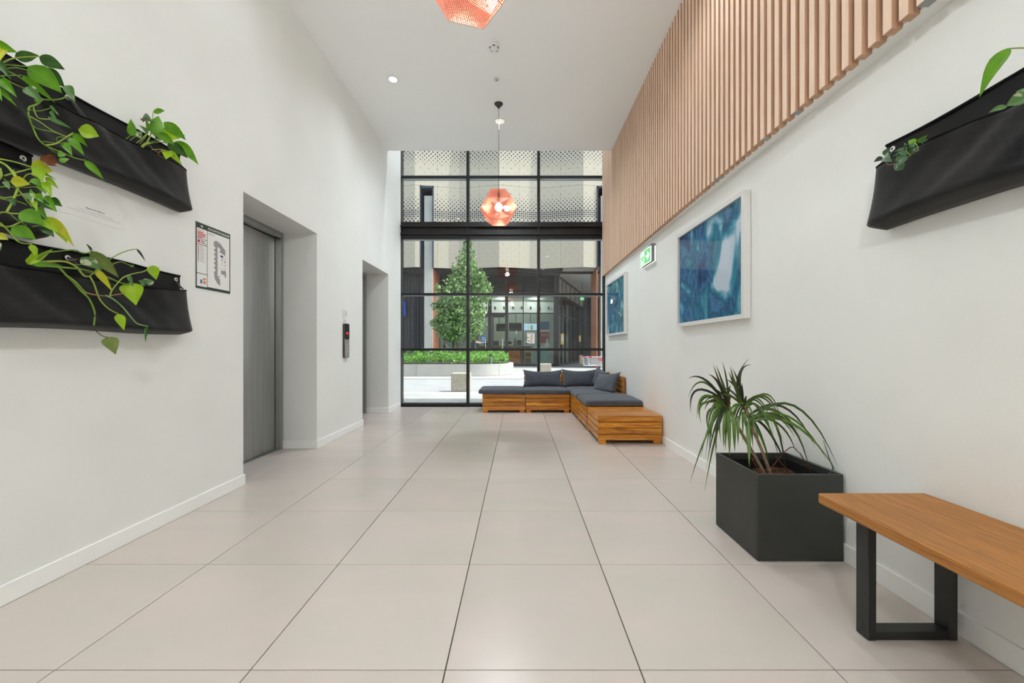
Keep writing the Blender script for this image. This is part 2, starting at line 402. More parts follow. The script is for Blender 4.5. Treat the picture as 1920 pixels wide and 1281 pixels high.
def art_mat(name, seed):
    m, N, L, b = newmat(name)
    tc = N.new('ShaderNodeTexCoord'); mp = N.new('ShaderNodeMapping'); mp.inputs['Location'].default_value = (seed, seed*2, seed)
    mp.inputs['Scale'].default_value = (1, 1.3, 1.05); L.new(tc.outputs['Object'], mp.inputs[0])
    n1 = N.new('ShaderNodeTexNoise'); n1.inputs['Scale'].default_value = 1.7; n1.inputs['Detail'].default_value = 9; n1.inputs['Distortion'].default_value = 1.6
    L.new(mp.outputs[0], n1.inputs['Vector'])
    r = N.new('ShaderNodeValToRGB'); e = r.color_ramp.elements
    e[0].position = .30; e[0].color = lin((14,40,78)); e[1].position = .65; e[1].color = lin((212,226,232))
    for p, c in ((.40, (30,88,138)), (.46, (70,130,170)), (.50, (22,84,122)), (.56, (40,140,160)), (.61, (120,180,200))):
        x = e.new(p); x.color = lin(c)
    L.new(n1.outputs[0], r.inputs[0]); L.new(r.outputs[0], b.inputs['Base Color']); b.inputs['Roughness'].default_value = .5
    return m
M['art_a'] = art_mat('abstract_wash_a', 3.1); M['art_b'] = art_mat('abstract_wash_b', 7.7)

# ------------------------------------------------------------------ structure: floor
YB, YW = -4.6, 6.75            # back wall, window line
fl = struct(MB().box((-2.75, YB, -.12), (1.75, 6.74, -.008)).build('floor', M['grout']))
tile_me = None
for k in range(-4, 3):
    for j in range(-10, 10):
        x0, y0 = -.225 + .6*k, 1.231 + .6*j
        y1 = min(y0 + .6, 6.74); x1 = x0 + .6
        if y0 < YB or y0 > 6.73: continue
        w = y1 - y0
        if tile_me is None or abs(w-.6) > 1e-3:
            mb = MB().bbox((.002, .002, -.012), (.598, w-.002, 0), .0012); o = mb.build('floor_tile', M['tile'], fl)
            if abs(w-.6) < 1e-3: tile_me = o.data
        else:
            o = bpy.data.objects.new('floor_tile', tile_me); COL.objects.link(o); o.parent = fl
        o.location = (x0, y0, 0)

# ------------------------------------------------------------------ walls
REC = [(2.886, 3.94), (5.095, 6.106)]; XD = -2.315; ZR = 2.12
w = MB()
w.box((XD, YB, 0), (LW, REC[0][0], 5.6)); w.box((XD, REC[0][1], 0), (LW, REC[1][0], 5.6)); w.box((XD, REC[1][1], 0), (LW, 6.86, 5.6))
for a, b_ in REC: w.box((XD, a, ZR), (LW, b_, 5.6))
struct(w.build('wall_left', M['wall']))
struct(MB().box((-2.75, YB, 0), (-2.5, 6.98, 5.6)).build('wall_left', M['wall']))
struct(MB().hexa([(RX(YB),YB,0),(1.9,YB,0),(1.9,6.86,0),(RX(6.86),6.86,0)], [(RX(YB),YB,5.6),(1.9,YB,5.6),(1.9,6.86,5.6),(RX(6.86),6.86,5.6)]).build('wall_right', M['wall']))
struct(MB().box((-2.75, YB-.2, 0), (1.9, YB, 5.6)).build('wall_back', M['wall']))
struct(MB().box((-2.75, YB, 3.99), (1.75, 6.08, 4.4)).build('ceiling', M['ceiling']))
struct(MB().box((-2.75, 6.0, 5.35), (1.75, 6.98, 5.6)).build('ceiling', M['ceiling']))
# skirtings
bb = .08
for a, b_ in ((YB, REC[0][0]), (REC[0][1], REC[1][0]), (REC[1][1], 6.72)):
    struct(MB().bbox((LW, a-.0005, .001), (LW+.01, b_, bb), .002).build('baseboard_left', M['skirt']))
for a, b_ in REC:
    struct(MB().bbox((XD-.002, b_-.01, .001), (LW+.0095, b_, bb), .002).build('baseboard_left', M['skirt']))
    struct(MB().bbox((XD-.002, a, .001), (LW+.0095, a+.01, bb), .002).build('baseboard_left', M['skirt']))
struct(MB().hexa([(RX(YB)-.01,YB,.001),(RX(YB)+.001,YB,.001),(RX(6.72)+.001,6.72,.001),(RX(6.72)-.01,6.72,.001)],
                 [(RX(YB)-.01,YB,bb),(RX(YB)+.001,YB,bb),(RX(6.72)+.001,6.72,bb),(RX(6.72)-.01,6.72,bb)]).build('baseboard_right', M['skirt']))
struct(MB().box((LW+.01, YB, .001), (RX(YB)-.01, YB+.01, bb)).build('baseboard_back', M['skirt']))

# ------------------------------------------------------------------ lift doors
for n, (a, b_) in enumerate(REC):
    d = struct(thing('door_%d' % (n+1), (XD-.06, (a+b_)/2, 0), None, None))
    fw = .045
    MB().bbox((XD-.1, b_-fw, 0), (XD, b_-.001, ZR-.001), .002).build('jamb', M['steel_light'], d)
    MB().bbox((XD-.1, a+.001, 0), (XD, a+fw, ZR-.001), .002).build('jamb', M['steel_light'], d)
    MB().bbox((XD-.1, a+fw, ZR-.055), (XD, b_-fw, ZR-.001), .002).build('header', M['steel_light'], d)
    mid = (a+b_)/2
    MB().bbox((XD-.08, mid+.002, .008), (XD-.055, b_-fw-.006, ZR-.06), .002).build('door_panel', M['steel'], d)
    MB().bbox((XD-.08, a+fw+.006, .008), (XD-.055, mid-.002, ZR-.06), .002).build('door_panel', M['steel'], d)
    MB().box((XD-.18, a, 0), (XD-.085, b_, ZR)).build('shaft_liner', M['steel_dark'], d)
    MB().box((XD-.085, a+fw, -.002), (XD-.02, b_-fw, .006)).build('threshold', M['steel_light'], d)

# ------------------------------------------------------------------ window wall
win = struct(thing('window_1', (-.27, YW, 0), None, None))
XL, XR = -1.998, 1.462
MUL = [XL, -.856, .343, XR]
DD = .12
for x in MUL:
    MB().bbox((x-.023, YW, 0), (x+.023, YW+DD, 5.4), .003).build('mullion', M['black_alu'], win)
    MB().box((x-.012, YW+DD-.02, 0), (x+.012, YW+DD+.05, 5.4)).build('outer_cap', M['black_alu'], win)
TR = [(0, .055), (.948, .988), (1.882, 1.922), (2.832, 2.90), (3.06, 3.125), (3.866, 3.906), (5.3, 5.4)]
for z0, z1 in TR:
    for i in range(3):
        MB().bbox((MUL[i]+.023, YW+.001, z0), (MUL[i+1]-.023, YW+DD, z1), .003).build('transom', M['black_alu'], win)
beam = MB().box((XL-.01, YW-.03, 3.035), (XR+.01, YW+.14, 3.06)).box((XL-.01, YW-.03, 2.90), (XR+.01, YW+.14, 2.925)).box((XL-.01, YW+.03, 2.92), (XR+.01, YW+.07, 3.04))
beam.build('steel_beam', M['beam'], win)
for z0, z1 in TR[2:-1]:  # pale strips paint the daylight sheen onto the transom undersides
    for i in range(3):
        MB().box((MUL[i]+.025, YW+.035, z0-.003), (MUL[i+1]-.025, YW+DD-.03, z0+.001)).build('underside_light_strip', M['underside_light'], win)
zz = [.055, .948, .988, 1.882, 1.922, 2.832, 3.125, 3.866, 3.906, 5.3]
for r in range(0, 10, 2):
    for i in range(3):
        MB().box((MUL[i]+.015, YW+DD-.026, zz[r]-.01), (MUL[i+1]-.015, YW+DD-.018, zz[r+1]+.01)).build('pane', M['glass'], win)
struct(MB().box((-2.3, YW+.0, -.1), (1.7, 6.98, -.002)).build('trim_1', M['black_alu']))
# outside face above/aside the window, so sun cannot leak round
struct(MB().box((-14, 6.75, 5.4), (14, 6.98, 9.0)).build('wall_street', M['concrete']))
struct(MB().box((-14, 6.80, -.1), (-2.75, 6.98, 5.4)).build('wall_street', M['concrete']))
struct(MB().box((1.9, 6.80, -.1), (14, 6.98, 5.4)).build('wall_street', M['concrete']))
struct(MB().box((-2.9, YB-.4, 5.6), (2.0, 6.98, 5.8)).build('roof', M['concrete']))

# ------------------------------------------------------------------ timber slat screen
SX = 1.41
scr = thing('slat_screen', (SX, 1.5, 2.2), 'pale ash timber slat screen running high along the right wall up to the ceiling', 'wall screen')
first = {}
ks = 0
y = .66
while y < 6.72:
    top = 3.99 if y < 6.08 else 5.35
    key = top
    if key not in first:
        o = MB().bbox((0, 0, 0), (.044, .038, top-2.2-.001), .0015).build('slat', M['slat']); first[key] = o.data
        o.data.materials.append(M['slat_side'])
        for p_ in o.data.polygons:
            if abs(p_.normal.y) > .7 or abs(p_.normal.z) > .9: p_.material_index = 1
    else:
        o = bpy.data.objects.new('slat', first[key]); COL.objects.link(o)
    o.parent = scr; o.location = Vector((SX, y, 2.2)) - ORG[scr.name]
    if random.random() < .12:
        MB().box((SX+.001, y+.001, 2.1985), (SX+.043, y+.037, 2.2)).build('end_cap', M['slat_cap'], scr)
    y += .0655
for ya_, yb_, zt_ in ((.6, 6.08, 3.989), (6.08, 6.74, 5.345)):
    MB().hexa([(SX+.0445,ya_,2.212),(RX(ya_),ya_,2.212),(RX(yb_),yb_,2.212),(SX+.0445,yb_,2.212)],
              [(SX+.0445,ya_,zt_),(RX(ya_),ya_,zt_),(RX(yb_),yb_,zt_),(SX+.0445,yb_,zt_)]).build('backing_board', M['wall'], scr)

# ------------------------------------------------------------------ ceiling fittings
def downlight(x, y, label, zc=3.99):
    t = thing('downlight', (x, y, zc), label, 'ceiling light', 'recessed downlights')
    MB().lathe((x, y, zc), [(.045, -.001), (.062, -.001), (.062, -.007), (.045, -.009), (.045, -.001)], 28).build('trim_ring', M['white_plastic'], t)
    MB().lathe((x, y, zc), [(.043, -.001), (.043, -.005)], 24).build('lens', M['lamp_glow'], t)
    l = bpy.data.lights.new('downlight_lamp', 'SPOT'); l.energy = LAMP_W * 3.2 * (2.4 if y > 6 else 0.40 if y > 2 and x < 0 else 1.35 if y > 2 else .95 if y > 0 else 1.15); l.shadow_soft_size = .045; l.spot_size = math.radians(140); l.spot_blend = 1
    l.color = (.88, .955, 1.0)
    lo = bpy.data.objects.new('downlight_lamp', l); COL.objects.link(lo); lo.parent = t; lo.location = (0, 0, -.03)
DL = [(-1.396, 4.455), (-1.396, 2.7), (-1.396, .6), (-1.396, -1.5), (-1.396, -3.6), (.95, 2.7), (.95, .6), (.95, -1.5), (.95, -3.6)]
DL += [(-1.1, 6.3), (.6, 6.3)]  # two unseen lamps added in the raised strip to brighten the window end
for i, (x, y) in enumerate(DL):
    downlight(x, y, 'small round recessed downlight glowing in the ceiling near the left wall' if i == 0 else
              'added unseen fill lamp in the raised ceiling strip directly before the window' if y > 6 else
              'round recessed downlight in the ceiling above and behind the photographer', 5.35 if y > 6 else 3.99)
# smoke detector
t = thing('smoke_detector', (-.24, 3.94, 3.99), 'white domed smoke detector on the ceiling nearest the closest copper pendant', 'smoke detector')
MB().lathe((-.24, 3.94, 3.99), [(.05, 0), (.052, -.012), (.05, -.018)], 28).build('base', M['white_plastic'], t)
MB().lathe((-.24, 3.94, 3.99), [(.049, -.018), (.049, -.0205)], 28).build('shadow_gap', M['ink'], t)
MB().lathe((-.24, 3.94, 3.99), [(.05, -.0205), (.05, -.034), (.044, -.042)], 28).build('body', M['white_plastic'], t)
for k in range(5):
    a = 2*PI*k/5-PI/2; c, s_ = math.cos(a), math.sin(a)
    MB().prism([(-.24+c*.0405-s_*.012, 3.94+s_*.0405+c*.012, 3.947), (-.24+c*.0405+s_*.012, 3.94+s_*.0405-c*.012, 3.947),
                (-.24+c*.046+s_*.012, 3.94+s_*.046-c*.012, 3.947), (-.24+c*.046-s_*.012, 3.94+s_*.046+c*.012, 3.947)], (0, 0, -.008)).build('vent', M['ink'], t)
MB().lathe((-.24, 3.94, 3.99), [(.038, -.042), (.036, -.056), (.02, -.062)], 28).build('dome', M['white_plastic'], t, smooth='auto')
# sprinkler
t = thing('sprinkler', (-.243, 4.46, 3.99), 'tiny fire sprinkler with round white cover ring on the ceiling', 'sprinkler')
MB().lathe((-.243, 4.46, 3.99), [(.03, -.001), (.037, -.002), (.037, -.006), (.03, -.006), (.03, -.001)], 24).build('cover_ring', M['white_plastic'], t)
MB().lathe((-.243, 4.46, 3.99), [(.029, -.0005), (.029, -.002)], 20).build('recess_plate', M['eyelet'], t)
MB().tube([(-.243, 4.46, 3.988), (-.243, 4.46, 3.978)], .004).build('nozzle', M['grey_plastic'], t)
MB().lathe((-.243, 4.46, 3.977), [(.008, 0), (.008, -.002)], 12).build('deflector', M['grey_plastic'], t)
# flat round disc; its glow and lamp are added to brighten the far end
t = thing('ceiling_disc', (-.245, 5.28, 3.99), 'flat white round disc with an added fill lamp on the ceiling behind the pendant cable', 'ceiling light')
MB().lathe((-.245, 5.28, 3.99), [(.078, -.001), (.078, -.005), (.07, -.009), (.062, -.006)], 32).build('rim', M['white_plastic'], t)
MB().lathe((-.245, 5.28, 3.99), [(.06, -.001), (.058, -.008)], 32).build('glowing_face', mat('disc_added_glow', (250,248,242), .6, emis=.5), t)
l = bpy.data.lights.new('disc_fill_lamp', 'SPOT'); l.energy = DISC_FILL_W; l.shadow_soft_size = .08; l.spot_size = math.radians(168); l.spot_blend = 1; l.color = (.88, .955, 1.0)
lo = bpy.data.objects.new('disc_fill_lamp', l); COL.objects.link(lo); lo.parent = t; lo.location = (0, 0, -.04)

# ------------------------------------------------------------------ copper pendants
def dodeca():
    ph = (1+5**.5)/2; V = []
    for a in (-1, 1):
        for b in (-1, 1):
            for c in (-1, 1): V.append(Vector((a, b, c)))
            V.append(Vector((0, a/ph, b*ph))); V.append(Vector((a/ph, b*ph, 0))); V.append(Vector((a*ph, 0, b/ph)))
    V = [v.normalized() for v in V]
    ico = []
    for a in (-1, 1):
        for b in (-1, 1): ico += [Vector((a, 0, b*ph)), Vector((b*ph, a, 0)), Vector((0, b*ph, a))]
    F = []
    for n in ico:
        n = n.normalized(); c = sorted(V, key=lambda v: -v.dot(n))[:5]
        ax = (c[0]-n*c[0].dot(n)).normalized(); ay = n.cross(ax)
        F.append((n, sorted(c, key=lambda v: math.atan2(v.dot(ay), v.dot(ax)))))
    return V, F
DV, DF = dodeca()
def pendant(x, y, zc, R, label, rot):
    root = thing('pendant_light', (x, y, 3.99), label, 'pendant light', 'copper pendants along the ceiling centre line')
    cc = Vector((x, y, zc))
    # bring one face to the top
    Rm = Matrix.Rotation(rot, 3, 'Z') @ DF[0][0].rotation_difference(Vector((0, 0, 1))).to_matrix()
    for n, c in DF:
        nn = Rm @ n; pts = [Rm @ v * R for v in c]
        ctr = sum(pts, Vector())/5 * (1.0 if abs(nn.z) > .95 else .925)
        me = bpy.data.meshes.new('facet'); org = ORG[root.name]
        vs = []; fs = []; uvs = []
        for k in range(5):
            a, b = pts[k], pts[(k+1) % 5]
            e = (b-a).normalized(); h = (ctr-a)-e*(ctr-a).dot(e); hn = h.normalized()
            i0 = len(vs)
            vs += [cc+a-org, cc+b-org, cc+ctr-org]; fs.append((i0, i0+1, i0+2))
            uvs += [(0, 0), ((b-a).length, 0), ((ctr-a).dot(e), h.length)]
        me.from_pydata([tuple(v) for v in vs], [], fs); ul = me.uv_layers.new(name='UVMap')
        for q, u in enumerate(uvs): ul.data[q].uv = u
        me.materials.append(M['copper']); o = bpy.data.objects.new('facet', me); COL.objects.link(o); o.parent = root
        mb = MB()
        for k in range(5):
            mb.tube([cc+pts[k], cc+pts[(k+1) % 5]], .0017, 4); 
            if nn.z <= .95: mb.tube([cc+pts[k], cc+ctr], .0012, 4)
        e = mb.build('seam', M['copper_edge'], o)
    MB().tube([(x, y, 3.97), (x, y, zc+R*.82)], .0028, 6).build('cable', M['black_plastic'], root)
    MB().lathe((x, y, 3.99), [(.054, 0), (.05, -.008), (.012, -.05), (.006, -.062)], 28).build('ceiling_rose', mat('rose_grey', (70,74,70), .5) if 'rose' not in M else M['rose'], root)
    MB().lathe((x, y, zc), [(.006, R*.82+.03), (.012, R*.82), (.012, R*.78), (.019, R*.55), (.02, .075), (.017, .06)], 16).build('lamp_holder', M['black_plastic'], root, smooth='auto')
    MB().lathe((x, y, zc), [(.012, .062), (.022, .05), (.040, .03), (.047, .005), (.040, -.022), (.022, -.038), (.002, -.043)], 18).build('bulb', M['bulb'], root, smooth=True)
    l = bpy.data.lights.new('pendant_lamp', 'POINT'); l.energy = PEND_W * (1.1 if y > 3 else 6.5 if y > 0 else 46); l.shadow_soft_size = .05; l.color = (.93, .96, .98)
    lo = bpy.data.objects.new('pendant_lamp', l); COL.objects.link(lo); lo.parent = root; lo.location = cc - ORG[root.name] - Vector((0, 0, .10))
M['rose'] = mat('dark_grey_rose', (52,56,53), .5)
pendant(-.242, 4.91, 2.715, .236, 'faceted copper pendant hanging whole in front of the window', .3)
pendant(-.215, 1.80, 2.72, .235, 'faceted copper pendant cut by the top edge of the photograph', 1.25+PI/5)
pendant(-.23, -1.3, 2.72, .235, 'faceted copper pendant behind the photographer, seen only in the window reflection', .6)

# ------------------------------------------------------------------ felt wall pockets
def pouch(side, y0, y1, z0, z1, cells, label, prot=.11, seed=0, group=None):
    W = (lambda o, Y, z: Vector((LW+o, Y, z))) if side == 'L' else (lambda o, Y, z: Vector((RX(Y)-o, Y, z)))
    root = thing('wall_planter', W(0, (y0+y1)/2, z0), label, 'wall planter', group)
    r = random.Random(seed); AX = 1 if side == 'L' else -1
    # back panel, slightly wavy
    mb = MB(); n = 24; vs = []
    for i in range(n+1):
        Y = y0+(y1-y0)*i/n; dz = .006*math.sin(Y*9+seed)
        vs += [W(.001, Y, z0+.005), W(.007, Y, z0+.005), W(.007+.003*math.sin(Y*17), Y, z1+dz), W(.001, Y, z1+dz)]
    fs = []
    for i in range(n):
        for k in range(4): fs.append((i*4+k, i*4+(k+1) % 4, (i+1)*4+(k+1) % 4, (i+1)*4+k))
    fs += [(0, 1, 2, 3), tuple(n*4+k for k in (3, 2, 1, 0))]
    mb.add(vs, fs).build('back_panel', M['felt'], root, smooth='auto')
    hem = MB().tube([W(.009, y0+(y1-y0)*i/n, z1-.004+.006*math.sin((y0+(y1-y0)*i/n)*9+seed)) for i in range(n+1)], .006, 6)
    hem.build('hem', M['felt_in'], root, smooth=True)
    H = z1-z0
    for ci, (a, b) in enumerate(cells):
        m_, q_ = 54, 14; ph = [r.uniform(0, 6) for _ in range(6)]
        prof_t = [0, .02, .045, .07, .10, .16, .25, .35, .45, .55, .65, .75, .85, .93, 1]
        def front(s, t):
            Y = a+(b-a)*s
            end = min(1.0, .62+.38*min(1, math.sin(PI*min(1, max(0, s)))*2.2)**.5)
            lipz = .73*H - .03*math.sin(PI*s)
            # profile out of the wall: belly low, lip pulled in a little
            o = prot*end*(1.0 - .34*t - .10*math.sin(PI*t))
            if t < .10: o = .012 + (o-.012)*math.sin(PI/2*t/.10)
            fold = .010*math.sin(17*s+ph[0]+5*t)*math.sin(PI*s) + .007*math.sin(31*s+ph[1]-9*t)*math.sin(PI*s)*t + .005*math.sin(55*s+ph[2]+12*t)*math.sin(PI*s)
            o += fold*min(1, t*4)
            z = z0 + t*lipz + .004*math.sin(9*s+ph[3])
            Yo = Y + (.022*(1-t)*min(1, t/.08)*(1 if s > .5 else -1)*abs(2*s-1)**10)
            return W(max(.012, o), Yo, z)
        vs = [front(i/m_, t) for i in range(m_+1) for t in prof_t]
        fs = [(i*(q_+1)+k, (i+1)*(q_+1)+k, (i+1)*(q_+1)+k+1, i*(q_+1)+k+1) for i in range(m_) for k in range(q_)]
        mb = MB().add(vs, fs)
        # side gussets
        for i in (0, m_):
            Y = a if i == 0 else b
            base = len(mb.v); col = [vs[i*(q_+1)+k] for k in range(q_+1)]
            back = [W(.008, Y, p.z) for p in col]
            mb.add(col+back, [(k, k+1, q_+1+k+1, q_+1+k) for k in range(q_)])
        po = mb.build('pocket', M['felt'], root, smooth=True, fix=True)
        so = po.modifiers.new('thick', 'SOLIDIFY'); so.thickness = .003; so.offset = 0
        lip = [vs[i*(q_+1)+q_] for i in range(m_+1)]
        MB().tube(lip, .0045, 6).build('hem', M['felt_in'], root, smooth=True)
        # soil surface
        sv = []; 
        for i in range(m_+1):
            p = lip[i]; sv += [Vector((p.x-AX*.012, p.y, p.z-.03)), W(.008, a+(b-a)*i/m_, p.z-.035)]
        MB().add(sv, [(2*i, 2*i+2, 2*i+3, 2*i+1) for i in range(m_)]).build('soil', M['soil'], root)
        # corner strap from the eyelet down to the lip
        mdl = m_//2; Ym = (a+b)/2; lp = lip[mdl]
        MB().add([W(.012, Ym-.004, z1-.02), W(.012, Ym+.03, z1-.03), lp+Vector((-AX*.015, .05, .0)), lp+Vector((-AX*.015, .02, -.004))], [(0, 1, 2, 3)]).build('divider', M['felt'], root)
        for Y, e in ((a+.012, 0), (b-.012, m_)):
            g = W(.012, Y + (.02 if e == 0 else -.02), z1-.055)
            lp = lip[1] if e == 0 else lip[-2]; yy = .02 if e == 0 else -.02
            MB().add([g+Vector((0, -.004, .02)), g+Vector((0, yy*1.0, -.01)), lp+Vector((0, yy*1.6, .006)), lp+Vector((0, 0, .004))], [(0, 1, 2, 3)]).build('corner_strap', M['felt'], root)
    ys = [y0+.035, (y0+y1)/2, y1-.035]
    for Y in ys:
        ax = 1 if side == 'L' else -1
        c = W(.011, Y, z1-.035)
        rg = MB()
        k = 16
        rg.lathe(c+Vector((ax*.004, 0, 0)), [(.004, 0), (.011, ax*.0005), (.0115, ax*.002), (.009, ax*.004), (.004, ax*.003)], k, axis='x')
        rg.build('eyelet', M['eyelet'], root, smooth='auto')
        MB().lathe(c+Vector((ax*.004, 0, 0)), [(.0042, ax*.001), (.0042, ax*.0034)], 10, axis='x').build('eyelet_hole', M['black_plastic'], root)
    return root
G1 = 'black felt pockets on the left wall'
pouch('L', 1.16, 2.335, 1.785, 2.12, [(1.16, 2.33)], 'topmost black felt wall pocket on the left wall, trailing pothos over its lip', .12, 1)
pouch('L', .62, 1.625, 1.43, 1.78, [(.62, 1.62)], 'middle black felt pocket at the left photo edge, behind yellow-green leaves', .11, 2)
pouch('L', 1.16, 2.335, 1.07, 1.42, [(1.16, 2.33)], 'lowest black felt wall pocket on the left wall with long bare vine stems', .12, 3)
pouch('R', .45, 1.648, 1.478, 1.828, [(.45, 1.643)], 'black felt wall pocket on the right wall above the bench', .13, 4)

# ------------------------------------------------------------------ leaves
HW = [(0,.10),(.06,.55),(.16,.88),(.28,1.0),(.42,.94),(.57,.76),(.72,.52),(.86,.26),(1,.01)]
HWL = [(0,.10),(.1,.5),(.25,.88),(.42,1.0),(.58,.95),(.73,.74),(.87,.4),(1,.02)]
def leaf(parent, base, tip, width, m, droop=.12, fold=.18, roll=0, shape=HW, name='leaf', wav=0):
    base, tip = Vector(base), Vector(tip); d = tip-base; Ln = d.length; dn = d.normalized()
    view = ((base+tip)/2 - Vector((0, 0, HC))).normalized()
    side = dn.cross(view)
    if side.length < 1e-4: side = Vector((0, 0, 1))
    side.normalize(); nor = side.cross(dn).normalized()
    if nor.dot(view) > 0: nor = -nor
    side = Matrix.Rotation(roll, 3, dn) @ side; nor = Matrix.Rotation(roll, 3, dn) @ nor
    up = Vector((0, 0, 1)); vs = []; fs = []
    for t, w_ in shape:
        c = base + d*t + up*(math.sin(PI*t)*droop*Ln) + nor*(math.sin(PI*t)*.06*Ln)
        hw = w_*width/2; jit = wav*math.sin(t*23)*width
        vs += [c - side*hw + nor*(fold*hw+jit), c - side*hw*.5 + nor*fold*hw*.35, c, c + side*hw*.5 + nor*fold*hw*.35, c + side*hw + nor*(fold*hw-jit)]
    for i in range(len(shape)-1):
        for k in range(4): fs.append((i*5+k, i*5+k+1, (i+1)*5+k+1, (i+1)*5+k))
    return MB().add(vs, fs).build(name, m, parent, smooth=True, fix=False)

def wall_plant(name, label, cat, stems, leaves, PW, scale_at, root_loc, mats=None):
    root = thing(name, root_loc, label, cat)
    for pts, r, mk in stems:
        q = [PW(x, y, o) for x, y, o in pts]
        MB().tube(smooth_path(q, 5), r, 6, r*.75).build('stem', M[mk], root, smooth=True)
    for L_ in leaves:
        bx, by, tx, ty, wpx, o0, o1, c = L_[:8]; roll = L_[8] if len(L_) > 8 else random.uniform(-.35, .35)
        b0, t0 = PW(bx, by, o0), PW(tx, ty, o1)
        wid = wpx/scale_at((bx+tx)/2, (o0+o1)/2) * 1.08
        leaf(root, b0, t0, wid, LF[c] if mats is None else mats[c], droop=random.uniform(.03, .12), fold=random.uniform(.1, .45), roll=roll,
             wav=.12 if c == 5 else .015)
    return root
scL = lambda x, o: (VX-x)/(-(LW+o))
S = 'stem'; SP = 'stem_pale'; SB = 'stem_brown'
# plant A: trailing pothos of the top pocket, left part
stA = [([(-14,128,.10),(0,121,.12),(20,111,.14),(45,107,.16),(74,106,.17)], .0028, SP),
       ([(-12,130,.10),(10,122,.12),(30,123,.14),(54,125,.15)], .0025, S), ([(-12,134,.10),(10,129,.12),(30,127,.14),(45,130,.15),(62,134,.15)], .0025, S),
       ([(-12,142,.10),(10,142,.12),(40,141,.14)], .0023, S), ([(14,133,.12),(38,146,.13),(60,164,.13),(74,181,.13),(79,186,.14),(100,187,.15),(116,185,.16),(125,180,.16)], .003, S),
       ([(-10,138,.10),(8,146,.12),(24,156,.14),(48,166,.15)], .002, S),
       ([(79,186,.14),(68,196,.14),(55,201,.14),(53,212,.14),(55,222,.14),(62,240,.13),(70,258,.14),(80,269,.14),(92,276,.15),(118,287,.15),(140,296,.15),(160,301,.16)], .0035, S),
       ([(56,218,.14),(75,229,.15),(97,244,.16),(125,256,.16),(137,251,.16)], .0022, SP), ([(61,235,.13),(72,242,.14),(97,247,.15),(122,256,.16)], .0022, S),
       ([(86,272,.15),(103,270,.16),(120,260,.16),(137,249,.16)], .0028, SP), ([(56,206,.14),(75,208,.15),(93,203,.16)], .0018, S),
       ([(62,199,.14),(66,212,.15),(74,222,.15),(98,224,.16)], .0022, SP), ([(80,265,.14),(100,268,.15),(119,269,.16)], .0018, S),
       ([(90,276,.14),(100,284,.14),(109,288,.15)], .0018, S), ([(107,267,.16),(107,258,.17),(115,257,.17),(124,259,.17),(140,272,.16)], .0015, S),
       ([(-12,120,.10),(-6,100,.12),(0,84,.14)], .0025, SP)]
lvA = [(-8,82,33,99,17,.13,.17,0),(3,86,-2,117,15,.13,.15,4),(28,106,73,104,19,.15,.17,1,.5),(74,106,122,131,21,.17,.19,1,.2),(54,124,117,175,33,.15,.17,0,0),
       (82,127,122,165,22,.13,.14,1,.2),(42,141,105,194,13,.14,.17,0,.5),(0,148,32,183,16,.13,.16,0,.2),(-4,165,33,201,9,.13,.16,0,.4),(50,163,76,190,20,.15,.17,3,.2),
       (127,160,141,192,15,.16,.18,3,.3),(147,243,186,256,24,.16,.18,2,0),(137,250,165,276,12,.16,.18,0,.4),(130,258,158,292,13,.16,.18,0,.1),(119,267,136,293,12,.16,.18,0,.2),
       (160,301,195,337,12,.16,.18,0,.2),(108,288,124,292,11,.15,.17,0),(112,303,130,298,9,.15,.17,0),(94,198,111,217,6,.16,.18,3,.6),(95,208,110,233,7,.16,.18,3,.6),
       (90,219,134,241,9,.16,.18,3,.5),(64,186,78,190,10,.14,.15,0),(-14,106,22,152,14,.12,.15,1),(-16,150,4,190,12,.12,.15,0)]
wall_plant('trailing_pothos', 'bushy variegated pothos trailing down the top left felt pocket', 'plant', stA, lvA, PL, scL, PL(-12, 140, .08))
# plant B: right end of top pocket
stB = [([(270,276,.08),(281,258,.10),(284,235,.12),(287,211,.13)], .0024, SP), ([(271,274,.08),(283,252,.10),(296,237,.13),(308,229,.14)], .002, SP),
       ([(273,272,.08),(290,267,.11),(305,267,.12),(316,270,.13)], .002, S), ([(276,268,.08),(300,262,.11),(320,263,.13),(329,265,.14)], .002, S),
       ([(236,261,.08),(247,252,.10)], .002, S), ([(244,263,.08),(252,257,.09),(258,255,.10)], .002, S), ([(256,268,.08),(266,260,.09),(278,247,.10)], .0022, SP),
       ([(262,270,.08),(276,252,.10),(281,243,.11)], .002, SP), ([(284,281,.10),(300,280,.12),(316,283,.13)], .002, SP), ([(316,283,.13),(300,284,.13),(298,291,.13),(312,297,.13)], .0015, SB),
       ([(284,250,.10),(288,240,.11),(287,230,.11)], .0015, S), ([(280,272,.10),(290,282,.11),(298,288,.12)], .0015, SB), ([(294,268,.11),(298,258,.12)], .0012, S),
       ([(266,276,.09),(272,270,.10),(280,268,.10)], .006, SP)]
lvB = [(247,255,245,223,13,.10,.13,0,.2),(256,256,266,247,11,.10,.12,3),(287,210,309,208,9,.13,.15,0,.4),(283,223,264,226,15,.12,.14,1,.2),(280,246,272,222,7,.11,.13,0,.3),
       (276,251,260,235,7,.10,.12,3,.3),(291,256,297,217,19,.12,.14,0,.1),(284,226,295,231,9,.12,.13,1),(308,229,349,263,18,.14,.17,0,.2),(303,248,347,255,23,.12,.15,2,0),
       (296,249,328,273,15,.14,.17,0,.2),(315,268,352,297,18,.13,.16,1,.2),(329,265,372,309,19,.14,.18,0,.1),(317,283,341,309,11,.14,.17,2,.2),(315,284,311,299,17,.13,.15,2,.1),
       (305,264,321,268,7,.12,.14,2),(300,250,292,262,16,.11,.12,1),(303,256,299,266,12,.12,.13,3),(268,224,268,229,8,.14,.15,5)]
